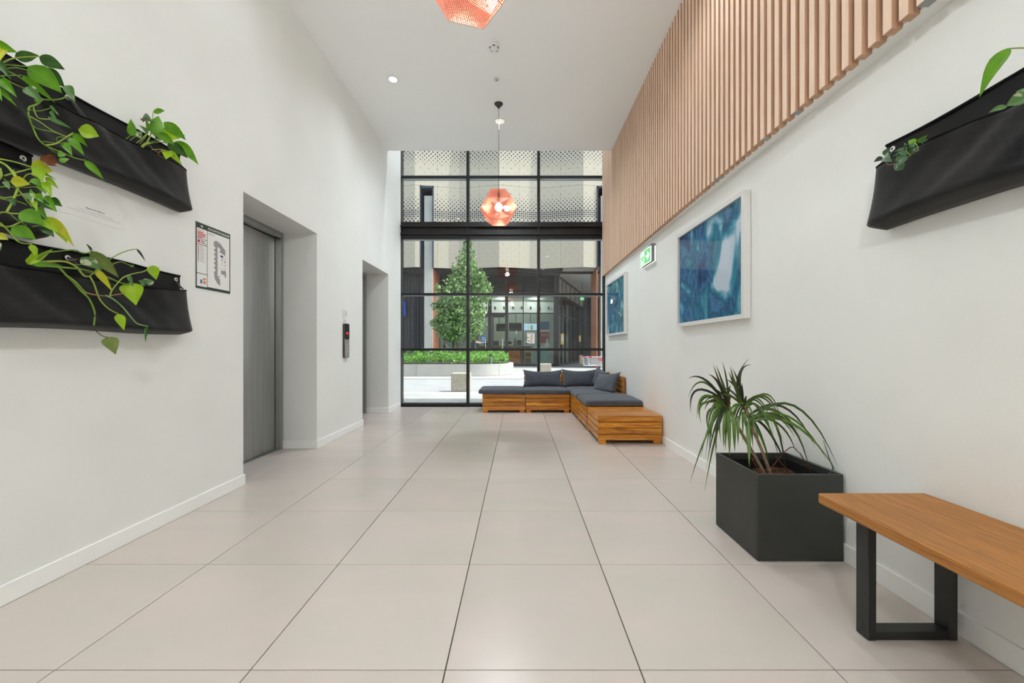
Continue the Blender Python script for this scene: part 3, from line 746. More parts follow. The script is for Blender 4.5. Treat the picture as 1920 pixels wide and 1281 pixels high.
wall_plant('small_pothos', 'compact pothos with upright leaves at the far end of the top felt pocket', 'plant', stB, lvB, PL, scL, PL(272, 274, .06))
# plant C: dense yellow-green plant of the middle pocket
stC = [([(-10,297,.12),(10,300,.14),(32,305,.17),(58,313,.19)], .003, SP), ([(-10,300,.12),(10,309,.14),(22,322,.16),(31,337,.17),(33,352,.17),(26,372,.17),(18,388,.17),(12,398,.17)], .0042, SP),
       ([(8,330,.14),(24,325,.16),(40,321,.17),(60,316,.18)], .0028, SP), ([(44,335,.16),(50,328,.17),(62,324,.18)], .0022, SP), ([(-8,402,.12),(6,398,.15),(20,400,.17),(38,401,.18)], .003, SP),
       ([(14,396,.16),(30,411,.17),(50,423,.18)], .0022, S), ([(-6,420,.12),(8,425,.14),(22,424,.16),(42,415,.17),(65,410,.18),(80,412,.19)], .003, SP),
       ([(0,418,.12),(15,432,.14),(30,450,.15),(42,456,.16),(60,458,.17)], .003, SP), ([(-8,366,.12),(8,371,.14),(24,369,.16),(44,364,.17),(60,362,.18)], .0026, SP),
       ([(-8,352,.12),(14,350,.15),(36,352,.16),(70,350,.18)], .0022, S), ([(30,350,.16),(40,363,.17),(50,376,.17),(60,388,.18)], .003, SP), ([(-6,340,.12),(2,330,.14),(0,315,.14)], .0045, SP),
       ([(8,336,.14),(14,340,.15),(21,341,.17)], .002, S), ([(52,344,.16),(60,340,.17),(70,338,.18)], .0018, SP), ([(60,425,.17),(72,423,.18),(81,424,.18)], .0018, SP),
       ([(36,345,.16),(30,330,.16),(24,318,.16)], .0035, SP), ([(82,408,.18),(91,407,.19)], .0018, SP), ([(70,390,.17),(80,387,.18),(88,385,.18)], .0018, SP), ([(0,372,.13),(18,376,.15),(34,378,.16),(50,384,.17)], .002, SP)]
lvC = [(58,313,99,321,26,.18,.20,4,0),(60,315,90,328,18,.19,.21,2,.1),(76,324,106,338,4,.20,.22,0,.3),(74,318,80,344,15,.19,.21,2,.2),(86,332,110,354,9,.19,.21,2,.2),(82,341,97,370,13,.19,.21,2,.1),
       (20,340,57,346,18,.18,.20,4,0),(72,348,87,365,11,.18,.20,0),(66,364,82,381,14,.19,.21,0),(62,360,54,364,9,.18,.19,0),(65,373,104,396,13,.19,.21,1,.2),(84,370,107,398,13,.20,.22,0,.2),
       (92,373,117,388,15,.18,.20,1,.2),(49,363,63,380,13,.20,.21,3,0),(37,398,85,423,27,.18,.21,0,0),(60,372,70,397,9,.18,.20,2),(70,391,90,413,11,.18,.20,0,.3),(22,426,68,450,23,.18,.20,0,.1),
       (80,412,112,438,16,.19,.21,2,.1),(91,407,139,463,15,.19,.22,4,.2),(80,424,102,445,15,.18,.20,1,.1),(108,425,126,457,14,.19,.21,2,.1),(8,340,18,356,8,.17,.18,3),(23,372,28,386,11,.18,.19,1),
       (-4,442,16,450,14,.14,.16,4),(-6,455,2,470,10,.13,.14,3),(60,459,66,480,10,.17,.17,2,.3),(60,335,76,350,12,.18,.19,0),(62,322,74,334,10,.18,.19,4),(56,364,68,372,11,.19,.2,2),(84,368,98,378,10,.2,.21,0),
       (66,398,60,410,12,.18,.19,0)]
pc = wall_plant('leafy_pothos', 'dense yellow-green pothos spilling from the middle felt pocket', 'plant', stC, lvC, PL, scL, PL(-8, 340, .1))
tag(leaf(pc, PL(75,300,.21), PL(107,300,.215), 21/scL(90,.2), LF[5], .05, .5, .2, HWL, wav=.25), 'crisp dead brown leaf')
# plant D: lower pocket
stD = [([(52,495,.10),(70,486,.13),(86,475,.15),(110,471,.16),(140,469,.17),(152,474,.17),(162,475,.17),(172,471,.17)], .0032, S),
       ([(56,495,.10),(80,491,.13),(115,490,.15),(132,494,.16),(146,503,.16),(151,510,.16),(159,518,.16),(168,518,.17)], .0042, SP),
       ([(60,496,.10),(100,500,.14),(145,504,.16),(170,509,.16),(200,519,.16),(225,530,.16),(243,534,.16)], .004, S),
       ([(168,518,.17),(176,532,.17),(184,555,.17),(192,568,.17),(205,580,.17),(222,589,.17)], .0032, SP),
       ([(100,494,.13),(112,503,.14),(125,517,.15),(140,532,.15),(152,546,.16),(165,558,.16),(174,575,.16),(178,590,.16),(176,610,.16)], .0042, S),
       ([(176,610,.16),(180,620,.16),(190,629,.16),(202,633,.16)], .002, 'stem_dark'),
       ([(125,517,.15),(142,530,.16),(156,545,.16),(162,550,.16)], .0045, S),
       ([(160,549,.16),(178,553,.17),(200,555,.17),(222,552,.17),(234,550,.17)], .0028, SB),
       ([(198,554,.17),(212,561,.17),(230,576,.17),(250,600,.17),(260,608,.17),(277,612,.17)], .0034, 'stem_mint'),
       ([(168,518,.17),(180,508,.17),(195,494,.17),(218,479,.17),(240,470,.17),(257,467,.17)], .0024, S),
       ([(168,518,.17),(185,506,.17),(205,498,.17),(225,491,.17),(240,496,.17),(250,500,.17)], .0022, S),
       ([(206,556,.17),(209,546,.17),(218,534,.18),(232,520,.18),(252,513,.18),(270,509,.18),(286,499,.18)], .003, SP),
       ([(140,496,.16),(152,496,.17),(158,492,.17)], .002, S), ([(80,488,.13),(92,492,.14),(118,490,.15),(145,486,.16)], .0018, SB),
       ([(160,510,.16),(178,514,.16),(200,522,.16),(218,526,.16)], .002, SB)]
M['stem_dark'] = leaf_mat('stem_withered', (48,48,40), (70,66,50)); M['stem_mint'] = leaf_mat('stem_mint', (120,160,90), (150,186,120))
lvD = [(172,471,223,521,21,.17,.18,7,.3),(172,471,161,457,4,.17,.17,1,.3),(152,483,190,507,19,.17,.18,3,.2),(180,505,211,547,11,.17,.18,4,.2),(222,589,233,620,14,.17,.17,2,.1),(202,632,217,665,22,.16,.17,7,0),
       (278,610,273,643,6,.17,.17,1,.5),(257,467,273,491,4,.17,.17,6,.4),(244,498,252,501,5,.17,.17,0),(243,531,255,573,31,.16,.17,2,0),(241,515,250,540,7,.17,.17,3,.4),(286,498,293,525,17,.18,.18,2,.2),
       (54,494,71,464,10,.11,.14,2,.4),(56,495,99,467,9,.12,.14,2,.2),(54,496,62,480,12,.11,.12,2,.2),(60,496,118,498,9,.12,.14,0,.2),
       (272,532,259,526,12,.09,.10,3),(270,531,279,523,12,.09,.10,3),(274,533,289,527,11,.09,.10,3),(270,533,264,534,8,.09,.10,3)]
wall_plant('leggy_pothos', 'leggy pothos with long bare stems hanging over the lowest left pocket', 'plant', stD, lvD, PL, scL, PL(54, 497, .08))
# right pocket: peperomia and two others
scR = lambda x, o: (x-VX)/(RX(1.6)-o)
stE = [([(1708,292,.12),(1700,284,.13),(1700,275,.13)], .0016, SP), ([(1722,281,.12),(1719,272,.13),(1715,268,.13)], .0018, SP), ([(1730,271,.12),(1728,266,.13)], .0013, SP),
       ([(1706,292,.12),(1690,302,.12),(1674,308,.12),(1664,308,.11),(1657,296,.10)], .0014, SB), ([(1700,277,.13),(1704,270,.13)], .0013, SP)]
lvE = [(1655,295,1638,304,8,.10,.11,1),(1658,292,1669,277,10,.10,.11,0),(1657,296,1673,304,15,.10,.11,0,.1),(1698,291,1680,316,13,.13,.15,0,.1),(1696,287,1678,303,11,.12,.14,0,.2),(1694,317,1676,308,15,.12,.13,0,.1),
       (1700,290,1684,286,9,.13,.14,0),(1697,278,1676,286,5,.13,.14,0,.4),(1699,279,1696,268,5,.13,.14,0),(1698,276,1706,270,6,.13,.14,0),(1716,269,1703,264,11,.13,.14,2,.1),(1716,271,1704,277,7,.13,.14,0),
       (1721,267,1740,253,8,.13,.14,2,.2),(1726,266,1741,262,8,.13,.14,0),(1704,284,1724,276,9,.12,.13,0,.2),(1706,288,1724,282,9,.12,.13,0,.2),(1694,285,1672,296,5,.12,.14,0,.3)]
wall_plant('peperomia', 'small striped-leaf peperomia at the far corner of the right felt pocket', 'plant', stE, lvE, PR, scR, PR(1706, 294, .08), [M['peri'], LF[6], LF[0]])
stF = [([(1990,170,.12),(1960,110,.13),(1935,92,.15),(1916,90,.16),(1892,91,.17)], .0022, S)]
lvF = [(1892,90,1836,184,23,.17,.17,0,.35)]
wall_plant('peace_lily', 'single long arching green leaf reaching over the right felt pocket', 'plant', stF, lvF, PR, scR, PR(1985, 180, .08))
lvG = [(1930,178,1886,199,22,.13,.13,3,.1),(1888,200,1853,212,9,.12,.13,3,.2),(1930,176,1905,172,14,.12,.12,3,.2)]
wall_plant('variegated_creeper', 'cream-edged green leaves peeping over the lip of the right felt pocket', 'plant', [([(1945,200,.08),(1935,185,.10),(1925,180,.12)], .002, S)], lvG, PR, scR, PR(1945, 205, .07))

# ------------------------------------------------------------------ papers on the left wall
def sheet(name, y0, y1, z0, z1, m, root, off=.001, th=.0008):
    return MB().box((LW+off, y0, z0), (LW+off+th, y1, z1)).build(name, m, root)
t = thing('paper_notice', (LW, 1.876, 1.582), 'long white paper strip notice taped between the felt pockets', 'notice')
sheet('sheet', 1.729, 2.023, 1.582, 1.663, M['paper'], t)
text_part('heading', "Please don't water us.", .0095, (LW+.0021, 1.876, 1.632), 'L', M['ink'], t, 'CENTER', .0002)
text_part('text_line', "It is too much of a good thing, and makes it hard for us to survive.", .0058, (LW+.0021, 1.876, 1.620), 'L', M['ink_grey'], t, 'CENTER')
text_part('text_line', "If you want to get to know us better and our gardeners, please get in touch with the building manager at the front desk.", .0056, (LW+.0021, 1.876, 1.6095), 'L', M['ink_grey'], t, 'CENTER', sx=.86)
sheet('tape', 2.012, 2.03, 1.64, 1.664, M['white_plastic'], t, .0019, .0003)

Y0, Y1, Z0, Z1 = 2.457, 2.752, 1.362, 1.772
t = thing('evacuation_diagram', (LW, (Y0+Y1)/2, Z0), 'evacuation diagram poster with floor plan beside the nearer lift', 'poster')
sheet('laminate', Y0-.003, Y1+.003, Z0-.006, Z1+.006, M['white_plastic'], t, .001, .0008)
sheet('border', Y0, Y1, Z0, Z1, M['diag_green'], t, .0018, .0006)
def dsh(nm, u0, u1, v0, v1, m, k=0):     # fractions of the poster, v from the top
    return sheet(nm, Y0+(Y1-Y0)*u0, Y0+(Y1-Y0)*u1, Z1-(Z1-Z0)*v1, Z1-(Z1-Z0)*v0, m, t, .0024+k*.0004, .0004)
for v0, v1 in ((.085,.235), (.245,.325), (.335,.765), (.775,.965)): dsh('key_panel', .03, .30, v0, v1, M['paper'])
dsh('plan_panel', .315, .97, .085, .955, M['paper'])
text_part('title', 'EVACUATION DIAGRAM', .021, (LW+.0032, Y0+.098, Z1-.026), 'L', M['paper'], t, 'LEFT', .0002, .80)
text_part('emblem', 'egl', .016, (LW+.0032, Y0+.038, Z1-.022), 'L', M['paper'], t, 'LEFT', .0004)
text_part('panel_heading', 'EMERGENCY', .009, (LW+.0032, Y0+.014, Z1-.05), 'L', M['red'], t)
for k, wd in enumerate((.15,.22,.2,.21,.12)): dsh('red_line', .05, .05+wd, .135+k*.02, .147+k*.02, M['red'], 1)
dsh('red_mark', .05, .11, .26, .305, M['red'], 1)
for k, (wd, mm) in enumerate(((.12,'navy'),(.1,'red'),(.16,'ink'))): dsh('contact_line', .13, .13+wd, .262+k*.018, .271+k*.018, M[mm], 1)
for k in range(12):
    dsh('key_symbol', .055, .085, .35+k*.021, .362+k*.021, M['red' if k < 7 else 'ink_grey'], 1)
    dsh('key_text', .11, .11+.09+.06*((k*7) % 3)/2, .353+k*.021, .358+k*.021, M['ink_grey'], 1)
dsh('site_map', .12, .17, .86, .92, M['blue'], 1); dsh('site_map', .19, .27, .83, .86, M['orange_print'], 1); dsh('site_map', .19, .27, .875, .92, M['orange_print'], 1)
text_part('address', 'LEVEL GROUND\nLOBBY LEVEL', .0075, (LW+.0032, Y0+.1, Z1-.048), 'L', M['ink'], t)
def uv(u, v): return (LW+.003, Y0+(Y1-Y0)*u, Z1-(Z1-Z0)*v)
lft = [(.50,.21),(.57,.19),(.62,.20),(.68,.21),(.84,.30),(.84,.39),(.70,.36),(.68,.30),(.60,.28),(.60,.74),(.68,.80),(.68,.90),(.60,.87),(.52,.80),(.50,.70)]
for k in range(6): lft += [(.55,.66-.07*k),(.49,.625-.07*k)]
MB().prism([uv(*p) for p in lft], (.0004, 0, 0)).build('plan_block', M['diag_grey'], t)
MB().prism([uv(*p) for p in ((.71,.64),(.86,.65),(.86,.75),(.82,.74),(.82,.71),(.71,.70))], (.0004, 0, 0)).build('plan_block', M['diag_grey'], t)
dsh('plan_marker', .69, .77, .40, .43, M['navy'], 2)
for u_, v_ in ((.66,.34),(.72,.46),(.80,.48),(.80,.64),(.64,.74)): dsh('plan_marker', u_, u_+.03, v_, v_+.017, M['red'], 2)
dsh('plan_line', .60, .605, .30, .80, M['ink_grey'], 1); dsh('plan_line', .84, .845, .39, .65, M['ink_grey'], 1)
dsh('plan_line', .73, .84, .44, .443, M['ink_grey'], 1); dsh('plan_line', .73, .735, .44, .55, M['ink_grey'], 1); dsh('plan_line', .73, .84, .55, .553, M['ink_grey'], 1); dsh('plan_line', .60, .84, .61, .613, M['ink_grey'], 1)

# call panel
cy0, cy1 = 4.52, 4.635
t = thing('lift_call_panel', (LW, 4.58, .875), 'slim lift call panel with red display on the wall between the lifts', 'control panel')
def vp(name, ys, z0, z1, x1, m, top=0, bot=0):
    pts = []
    n = 8
    for k in range(n+1):
        a = k/n; pts.append((0, ys[0]+(ys[1]-ys[0])*a, z0-bot*math.sin(PI*a)))
    for k in range(n+1):
        a = 1-k/n; pts.append((0, ys[0]+(ys[1]-ys[0])*a, z1+top*math.sin(PI*a)))
    return MB().prism([(LW+.001, p[1], p[2]) for p in pts], (x1, 0, 0)).build(name, m, t)
vp('housing', (cy0, cy1), .885, 1.265, .022, mat('panel_side', (74,60,54), .4), .006, .01)
vp('display', (cy0+.002, cy1-.002), 1.10, 1.264, .027, M['black_plastic'], .006, .006)
vp('face_plate', (cy0+.002, cy1-.002), .886, 1.092, .027, M['steel_light'], -.006, .01)
text_part('readout', '0-1', .036, (LW+.0285, 4.578, 1.148), 'L', M['led'], t, 'CENTER', .0012)
for z in (1.035, .995, .955):
    MB().lathe((LW+.028, 4.585, z), [(.013, 0), (.013, .003), (.009, .004)], 16, 'x').build('button', M['chrome'], t)
    MB().lathe((LW+.0322, 4.585, z), [(.005, 0), (.005, .0006)], 12, 'x').build('button_light', mat('button_amber', (200,110,90), .5) if 'amber' not in M else M['amber'], t)
t = thing('safety_sticker', (LW, 4.57, 1.31), 'small printed sticker directly above the lift call panel', 'sticker')
sheet('label_sheet', 4.505, 4.632, 1.335, 1.435, M['paper'], t)
sheet('lower_label', 4.545, 4.605, 1.282, 1.333, M['paper'], t)
for k in range(5): sheet('text_line', 4.515, 4.515+(.06 if k else .1), 1.415-k*.016, 1.418-k*.016, M['ink_grey'], t, .002, .0002)
MB().tube([(LW+.0022, 4.605+.017*math.cos(a*PI/8), 1.385+.022*math.sin(a*PI/8)) for a in range(17)], .0014, 4).build('stamp', M['ink'], t)
sheet('text_line', 4.553, 4.597, 1.305, 1.309, M['ink_grey'], t, .002, .0002)

# ------------------------------------------------------------------ exit sign on the right wall
ey0, ey1, ez0, ez1 = 4.35, 4.72, 1.938, 2.108
rx = RX(4.53)
t = thing('exit_sign', (rx, 4.53, ez0), 'lit green and white exit sign with running figure and arrow below the slats', 'exit sign')
ex = rx-.052
MB().bbox((rx-.045, ey0+.004, ez0+.004), (rx-.008, ey1-.004, ez1-.002), .003).build('housing', M['grey_plastic'], t)
MB().bbox((rx-.046, ey0-.004, ez1), (rx+.002, ey0+.08, ez1+.022), .002).build('bracket', M['grey_plastic'], t)
MB().bbox((ex, ey0, ez0), (rx-.045, ey1, ez1), .002).build('face_plate', M['exit_face'], t)
MB().bbox((rx-.008, ey0, ez0), (rx+.002, ey1, ez1), .002).build('back_plate', M['exit_face'], t)
gy = lambda u: ey1-.01-(ey1-ey0-.02)*u
gz = lambda v: ez0+.01+(ez1-ez0-.02)*v
MB().box((ex-.001, gy(0), gz(0)), (ex, gy(1), gz(1))).build('green_field', M['exit_green'], t)
def gp(name, pts, m, o=.0018): return MB().prism([(ex-o, gy(u), gz(v)) for u, v in pts], (.001, 0, 0)).build(name, m, t)
gp('arrow', [(.55,.42),(.76,.42),(.66,.2),(.74,.2),(.93,.5),(.74,.8),(.66,.8),(.76,.58),(.55,.58)], M['exit_face'])
gp('doorway', [(.06,.06),(.40,.06),(.40,.94),(.06,.94)], M['exit_face'])
gp('running_figure', [(.20,.66),(.30,.72),(.36,.55),(.44,.56),(.44,.5),(.34,.48),(.30,.56),(.28,.42),(.38,.3),(.34,.1),(.28,.1),(.30,.26),(.20,.36),(.16,.16),(.04,.16),(.04,.22),(.12,.24),(.17,.46),(.12,.5),(.08,.42),(.04,.46),(.1,.6)], M['exit_green'], .0026)
MB().lathe((ex-.0026, gy(.29), gz(.82)), [(.0105, 0), (.0105, .001)], 14, 'x').build('figure_head', M['exit_green'], t)

# ------------------------------------------------------------------ framed pictures
def picture(ya, yb, label, art):
    z0, z1, fw, dp = 1.185, 2.022, .03, .05
    X = lambda Y, o: RX(Y)-o
    t = thing('framed_picture', (X((ya+yb)/2, 0), (ya+yb)/2, z0), label, 'picture')
    def bar(y0, y1, a, b, o0=.004, o1=dp, nm='frame_rail', m='frame_white'):
        return MB().hexa([(X(y0,o1),y0,a),(X(y0,o0),y0,a),(X(y1,o0),y1,a),(X(y1,o1),y1,a)], [(X(y0,o1),y0,b),(X(y0,o0),y0,b),(X(y1,o0),y1,b),(X(y1,o1),y1,b)]).build(nm, M[m], t)
    bar(ya, ya+fw, z0, z1); bar(yb-fw, yb, z0, z1); bar(ya+fw, yb-fw, z0, z0+fw); bar(ya+fw, yb-fw, z1-fw, z1)
    bar(ya+fw, yb-fw, z0+fw, z1-fw, .012, .030, 'print', art)
    bar(ya+fw, yb-fw, z0+fw, z1-fw, .038, .041, 'glazing', 'art_glass')
picture(2.60, 3.675, 'larger-looking white framed blue abstract print, nearest on the right wall', 'art_a')
picture(5.41, 6.48, 'far white framed blue abstract print beside the corner sofa and window', 'art_b')

# ------------------------------------------------------------------ planter cube and dracaena
bx0, bx1, by0, by1, bh = 1.108, 1.508, 1.853, 2.245, .405
t = thing('cube_planter', ((bx0+bx1)/2, (by0+by1)/2, 0), 'charcoal cube floor planter holding the spiky plant, beside the bench', 'planter')
th = .014
for nm, a, b in (('side_wall', (bx0,by0,.002), (bx1,by0+th,bh)), ('side_wall', (bx0,by1-th,.002), (bx1,by1,bh)), ('side_wall', (bx0,by0+th-.001,.002), (bx0+th,by1-th+.001,bh)), ('side_wall', (bx1-th,by0+th-.001,.002), (bx1,by1-th+.001,bh))):
    MB().bbox(a, b, .003).build(nm, M['planter'], t)
MB().box((bx0+th, by0+th, .003), (bx1-th, by1-th, .05)).build('base', M['planter_in'], t)
lm = MB(); g = .02
for a, b in (((bx0+th,by0+th,.05),(bx1-th,by0+th+g*.4,.375)), ((bx0+th,by1-th-g*.4,.05),(bx1-th,by1-th,.375)), ((bx0+th,by0+th,.05),(bx0+th+g*.4,by1-th,.375)), ((bx1-th-g*.4,by0+th,.05),(bx1-th,by1-th,.375))): lm.box(a, b)
lm.build('liner', M['planter_in'], t)
n = 22; vs = []; fs = []
for i in range(n+1):
    for j in range(n+1):
        vs.append((bx0+th+.008+(bx1-bx0-2*th-.016)*i/n, by0+th+.008+(by1-by0-2*th-.016)*j/n, .315+.012*math.sin(i*1.1)*math.cos(j*.8)+random.uniform(0, .01)))
fs = [(i*(n+1)+j, (i+1)*(n+1)+j, (i+1)*(n+1)+j+1, i*(n+1)+j+1) for i in range(n) for j in range(n)]
MB().add(vs, fs).build('soil', M['soil'], t)
mb = MB()
for k in range(70):
    c = Vector((random.uniform(bx0+.05, bx1-.05), random.uniform(by0+.05, by1-.05), .332)); a = random.uniform(0, PI); l_ = random.uniform(.015, .06)
    d_ = Vector((math.cos(a), math.sin(a), random.uniform(-.2, .2)))*l_
    mb.tube([c-d_, c+d_], .003, 4)
o = mb.build('bark_mulch', LF[5], t); o['kind'] = 'stuff'

dr = thing('dracaena', (1.28, 2.02, .33), 'spiky dragon plant with long narrow arching leaves in the charcoal planter', 'plant')
def strip(p0, p1, p2, wd, m, twist=0, name='leaf'):
    pts = []
    for k in range(11):
        s = k/10; pts.append((1-s)**2*p0 + 2*s*(1-s)*p1 + s*s*p2)
    vs = []; fs = []
    for k, p in enumerate(pts):
        s = k/10; tg = (pts[min(k+1, 10)]-pts[max(k-1, 0)]).normalized()
        vw = (p-Vector((0, 0, HC))).normalized(); sd = tg.cross(vw).normalized(); nr = sd.cross(tg)
        sd = Matrix.Rotation(twist*s, 3, tg) @ sd
        w_ = wd/2*(.55+.9*math.sin(PI*min(1, .15+.5*s)))*max(.04, 1-s**3.0)*.72
        vs += [p-sd*w_+nr*w_*.25, p, p+sd*w_+nr*w_*.25]
    for k in range(10):
        fs += [(3*k, 3*k+1, 3*k+4, 3*k+3), (3*k+1, 3*k+2, 3*k+5, 3*k+4)]
    return MB().add(vs, fs).build(name, m, dr, smooth=True, fix=False)
C1, C2, C3 = P(1366, 757, 2.07), P(1396, 753, 2.02), P(1404, 786, 2.0)
def canes(base, crown, bend):
    q = smooth_path([base, (base+crown)/2+bend, crown], 8)
    MB().tube(q, .0085, 8, .0075).build('cane', M['cane'], dr, smooth=True)
canes(P(1436, 893, 2.04), P(1379, 793, 2.07), Vector((.0, 0, .004))); canes(P(1379, 793, 2.07), C1, Vector((-.004, 0, 0)))
canes(P(1446, 893, 2.02), P(1409, 800, 2.01), Vector((.005, 0, 0))); canes(P(1409, 800, 2.01), C2, Vector((0, 0, 0)))
L1 = [(1337,683,1352,725),(1343,685,1355,720),(1354,678,1364,715),(1328,702,1350,716),(1290,710,1325,706),(1290,746,1318,705),(1295,776,1303,722),(1307,786,1318,730),(1315,794,1312,752),(1329,812,1326,760),
      (1321,770,1335,745),(1318,758,1338,740),(1310,775,1322,738),(1293,907,1330,800),(1321,921,1345,800),(1322,862,1338,770),(1330,845,1338,775),(1345,850,1342,780),(1352,830,1348,776),(1335,828,1336,770),
      (1331,797,1338,752),(1359,838,1356,780),(1342,862,1345,790),(1327,815,1335,760),(1370,722,1366,735),(1371,738,1368,745),(1349,812,1350,765),(1324,880,1342,790),(1313,860,1335,780),(1365,815,1360,776),
      (1340,730,1352,738),(1332,742,1350,742),(1325,722,1345,728),(1360,846,1362,790),(1336,790,1344,758)]
L2 = [(1409,684,1386,696),(1369,686,1378,720),(1366,697,1380,726),(1373,690,1388,722),(1391,718,1392,735),(1405,672,1378,712),(1362,712,1378,722),(1464,788,1440,728),(1460,782,1436,736),(1458,776,1424,734),
      (1399,742,1398,746),(1452,812,1425,742),(1443,800,1418,750),(1436,776,1418,745),(1435,740,1415,743),(1416,800,1406,758),(1408,812,1402,765),(1376,812,1382,768),(1384,838,1386,775),(1378,850,1374,776),
      (1370,798,1378,760),(1392,830,1394,780),(1430,790,1416,752),(1449,824,1428,760),(1347,742,1370,738),(1351,728,1374,730),(1362,790,1376,756),(1400,826,1398,775)]
L3 = [(1572,878,1490,740),(1569,885,1485,780),(1528,838,1470,752),(1505,835,1458,770),(1519,888,1480,780),(1476,907,1452,770),(1481,890,1440,800),(1445,872,1422,800),(1442,866,1420,798),(1493,850,1462,790),
      (1470,835,1442,772),(1425,838,1414,790),(1460,860,1436,780),(1490,820,1450,768),(1412,840,1408,800),(1436,776,1420,778),(1550,862,1480,770),(1500,812,1450,762)]
for (LL, C, wd) in ((L1, C1, .013), (L2, C2, .012), (L3, C3, .014)):
    for i, (tx, ty, mx_, my_) in enumerate(LL):
        rn = random.Random(tx*7+ty)
        dy = rn.uniform(-.16, .12) if LL is not L3 else rn.uniform(-.08, .14)
        if ty > 845 and tx > 1338 and tx < 1580: dy = abs(dy)*.3 + .02 if ty < 885 else .0
        Yt = C.y+dy; tip = P(tx, ty, Yt); lim = RX(Yt)-.02
        if tip.x > lim:
            Yt = lim*FPX/(tx-VX); tip = P(tx, ty, Yt); dy = Yt-C.y
        mid = P(mx_, my_, C.y+dy*.5)
        ctrl = mid*1.6 - (C+tip)*.3
        c0 = C + Vector((rn.uniform(-.008, .008), rn.uniform(-.01, .01), rn.uniform(-.05, .01)))
        mm = M['drac'][rn.choice([0,0,2,1] if ty > 780 else [1,1,3,0])]
        strip(c0, ctrl, tip, wd*rn.uniform(.8, 1.15), mm, rn.uniform(-.8, .8))
for (sx_, sy_, tx, ty, wd) in ((1366,770,1368,857,.021),(1374,776,1378,846,.019),(1402,790,1405,876,.021),(1394,775,1397,800,.02),(1360,775,1357,840,.015),(1385,780,1384,835,.016)):
    strip(P(sx_, sy_, 2.0), P(tx-1, (sy_+ty)/2-15, 1.97), P(tx, ty, 1.98 if ty < 870 else 1.93), wd, M['drac'][2])
for pts in (((1548,895),(1570,880),(1592,862),(1600,843),(1598,826)),):
    q = [P(x, y, 1.9+.02*i) for i, (x, y) in enumerate(pts)]
    q = [Vector((min(v.x, RX(v.y)-.012), v.y, v.z)) for v in q]
    MB().tube(smooth_path(q), .004, 5, .001).build('withered_leaf', LF[6], dr, smooth=True)
for a, b, c in (((1440,885),(1480,840),(1500,850)), ((1410,860),(1425,885),(1440,892)), ((1500,850),(1515,875),(1525,892)), ((1425,890),(1460,886),(1495,890)), ((1455,855),(1470,875),(1490,892))):
    MB().tube(smooth_path([P(*a, 2.04), P(*b, 2.02), P(*c, 2.04)]), .0028, 5, .002).build('dry_leaf', LF[5], dr, smooth=True)

# ------------------------------------------------------------------ bench
t = thing('bench', (1.31, .9, 0), 'oak-topped bench with black steel loop legs in the right foreground', 'bench')
o = MB()
x0, x1, ya, yb, z0, z1 = 1.115, 1.512, .26, 1.49, .414, .451
nb = 3
top = MB().bbox((x0, ya, z0), (x1, yb, z1), .004); top.build('seat_board', M['oak'], t)
MB().bbox((1.170, ya+.04, .398), (1.215, yb-.055, .4135), .002).build('rail', M['bench_steel'], t)
MB().bbox((1.452, ya+.04, .398), (1.492, yb-.055, .4135), .002).build('rail', M['bench_steel'], t)
for y0 in (1.351, .36):
    y1 = y0+.05
    MB().bbox((1.181, y0, .0), (1.211, y1, .399), .0025).build('leg', M['bench_steel'], t)
    MB().bbox((1.454, y0, .0), (1.486, y1, .399), .0025).build('leg', M['bench_steel'], t)
    MB().bbox((1.211, y0+.001, .001), (1.454, y1-.001, .03), .0025).build('foot_bar', M['bench_steel'], t)
    MB().bbox((1.211, y0+.001, .369), (1.454, y1-.001, .399), .0025).build('top_bar', M['bench_steel'], t)

# ------------------------------------------------------------------ sofa set
def box_unit(name, label, cat, x0, x1, y0, y1, zt=.29, group=None, top='frame'):
    t = thing(name, ((x0+x1)/2, (y0+y1)/2, 0), label, cat, group)
    z0, ph = .037, (zt-.037)/4; tk = .018
    for r in range(4):
        a, b = z0+r*ph+.0028, z0+(r+1)*ph-.0028
        MB().bbox((x0, y0, a), (x1, y0+tk, b), .0035).build('plank', M['acacia_x'], t)
        MB().bbox((x0, y1-tk, a), (x1, y1, b), .0035).build('plank', M['acacia_x'], t)
        MB().bbox((x0+.0005, y0+tk, a), (x0+tk, y1-tk, b), .0035).build('plank', M['acacia_y'], t)
        MB().bbox((x1-tk, y0+tk, a), (x1-.0005, y1-tk, b), .0035).build('plank', M['acacia_y'], t)
    for fx in (x0+.008, x1-.085):
        for fy in (y0+.008, y1-.068):
            MB().bbox((fx, fy, 0), (fx+.075, fy+.06, .05), .002).build('foot', M['acacia_x'], t)
    if top == 'boards':
        k = 7; wv = (y1-y0)/k
        for i in range(k):
            MB().bbox((x0-.0, y0+i*wv+.0008, zt-.001), (x1, y0+(i+1)*wv-.0008, zt+.0), .0004).build('top_board', M['acacia_x'], t)
        MB().box((x0+tk, y0+tk, zt-.02), (x1-tk, y1-tk, zt-.0015)).build('inner_panel', M['acacia_x'], t)
    else:
        for i in range(6):
            yy = y0+tk+.01+(y1-y0-2*tk-.09)*i/5
            MB().bbox((x0+tk, yy, zt-.03), (x1-tk, yy+.07, zt-.004), .002).build('seat_board', M['acacia_x'], t)
    return t
def backrest_x(t, x0, x1, y, tk=.028):           # back along x
    for k in range(4):
        z0 = .30+k*.075
        MB().bbox((x0, y-tk, z0+.006), (x1, y, z0+.067 if k < 3 else .595), .003).build('back_slat', M['acacia_x'], t)
    for xx in (x0+.03, (x0+x1)/2-.02, x1-.07):
        MB().bbox((xx, y+.001, .05), (xx+.04, y+.02, .585), .002).build('back_post', M['acacia_z'], t)
Ya, Yb = 6.12, 6.70
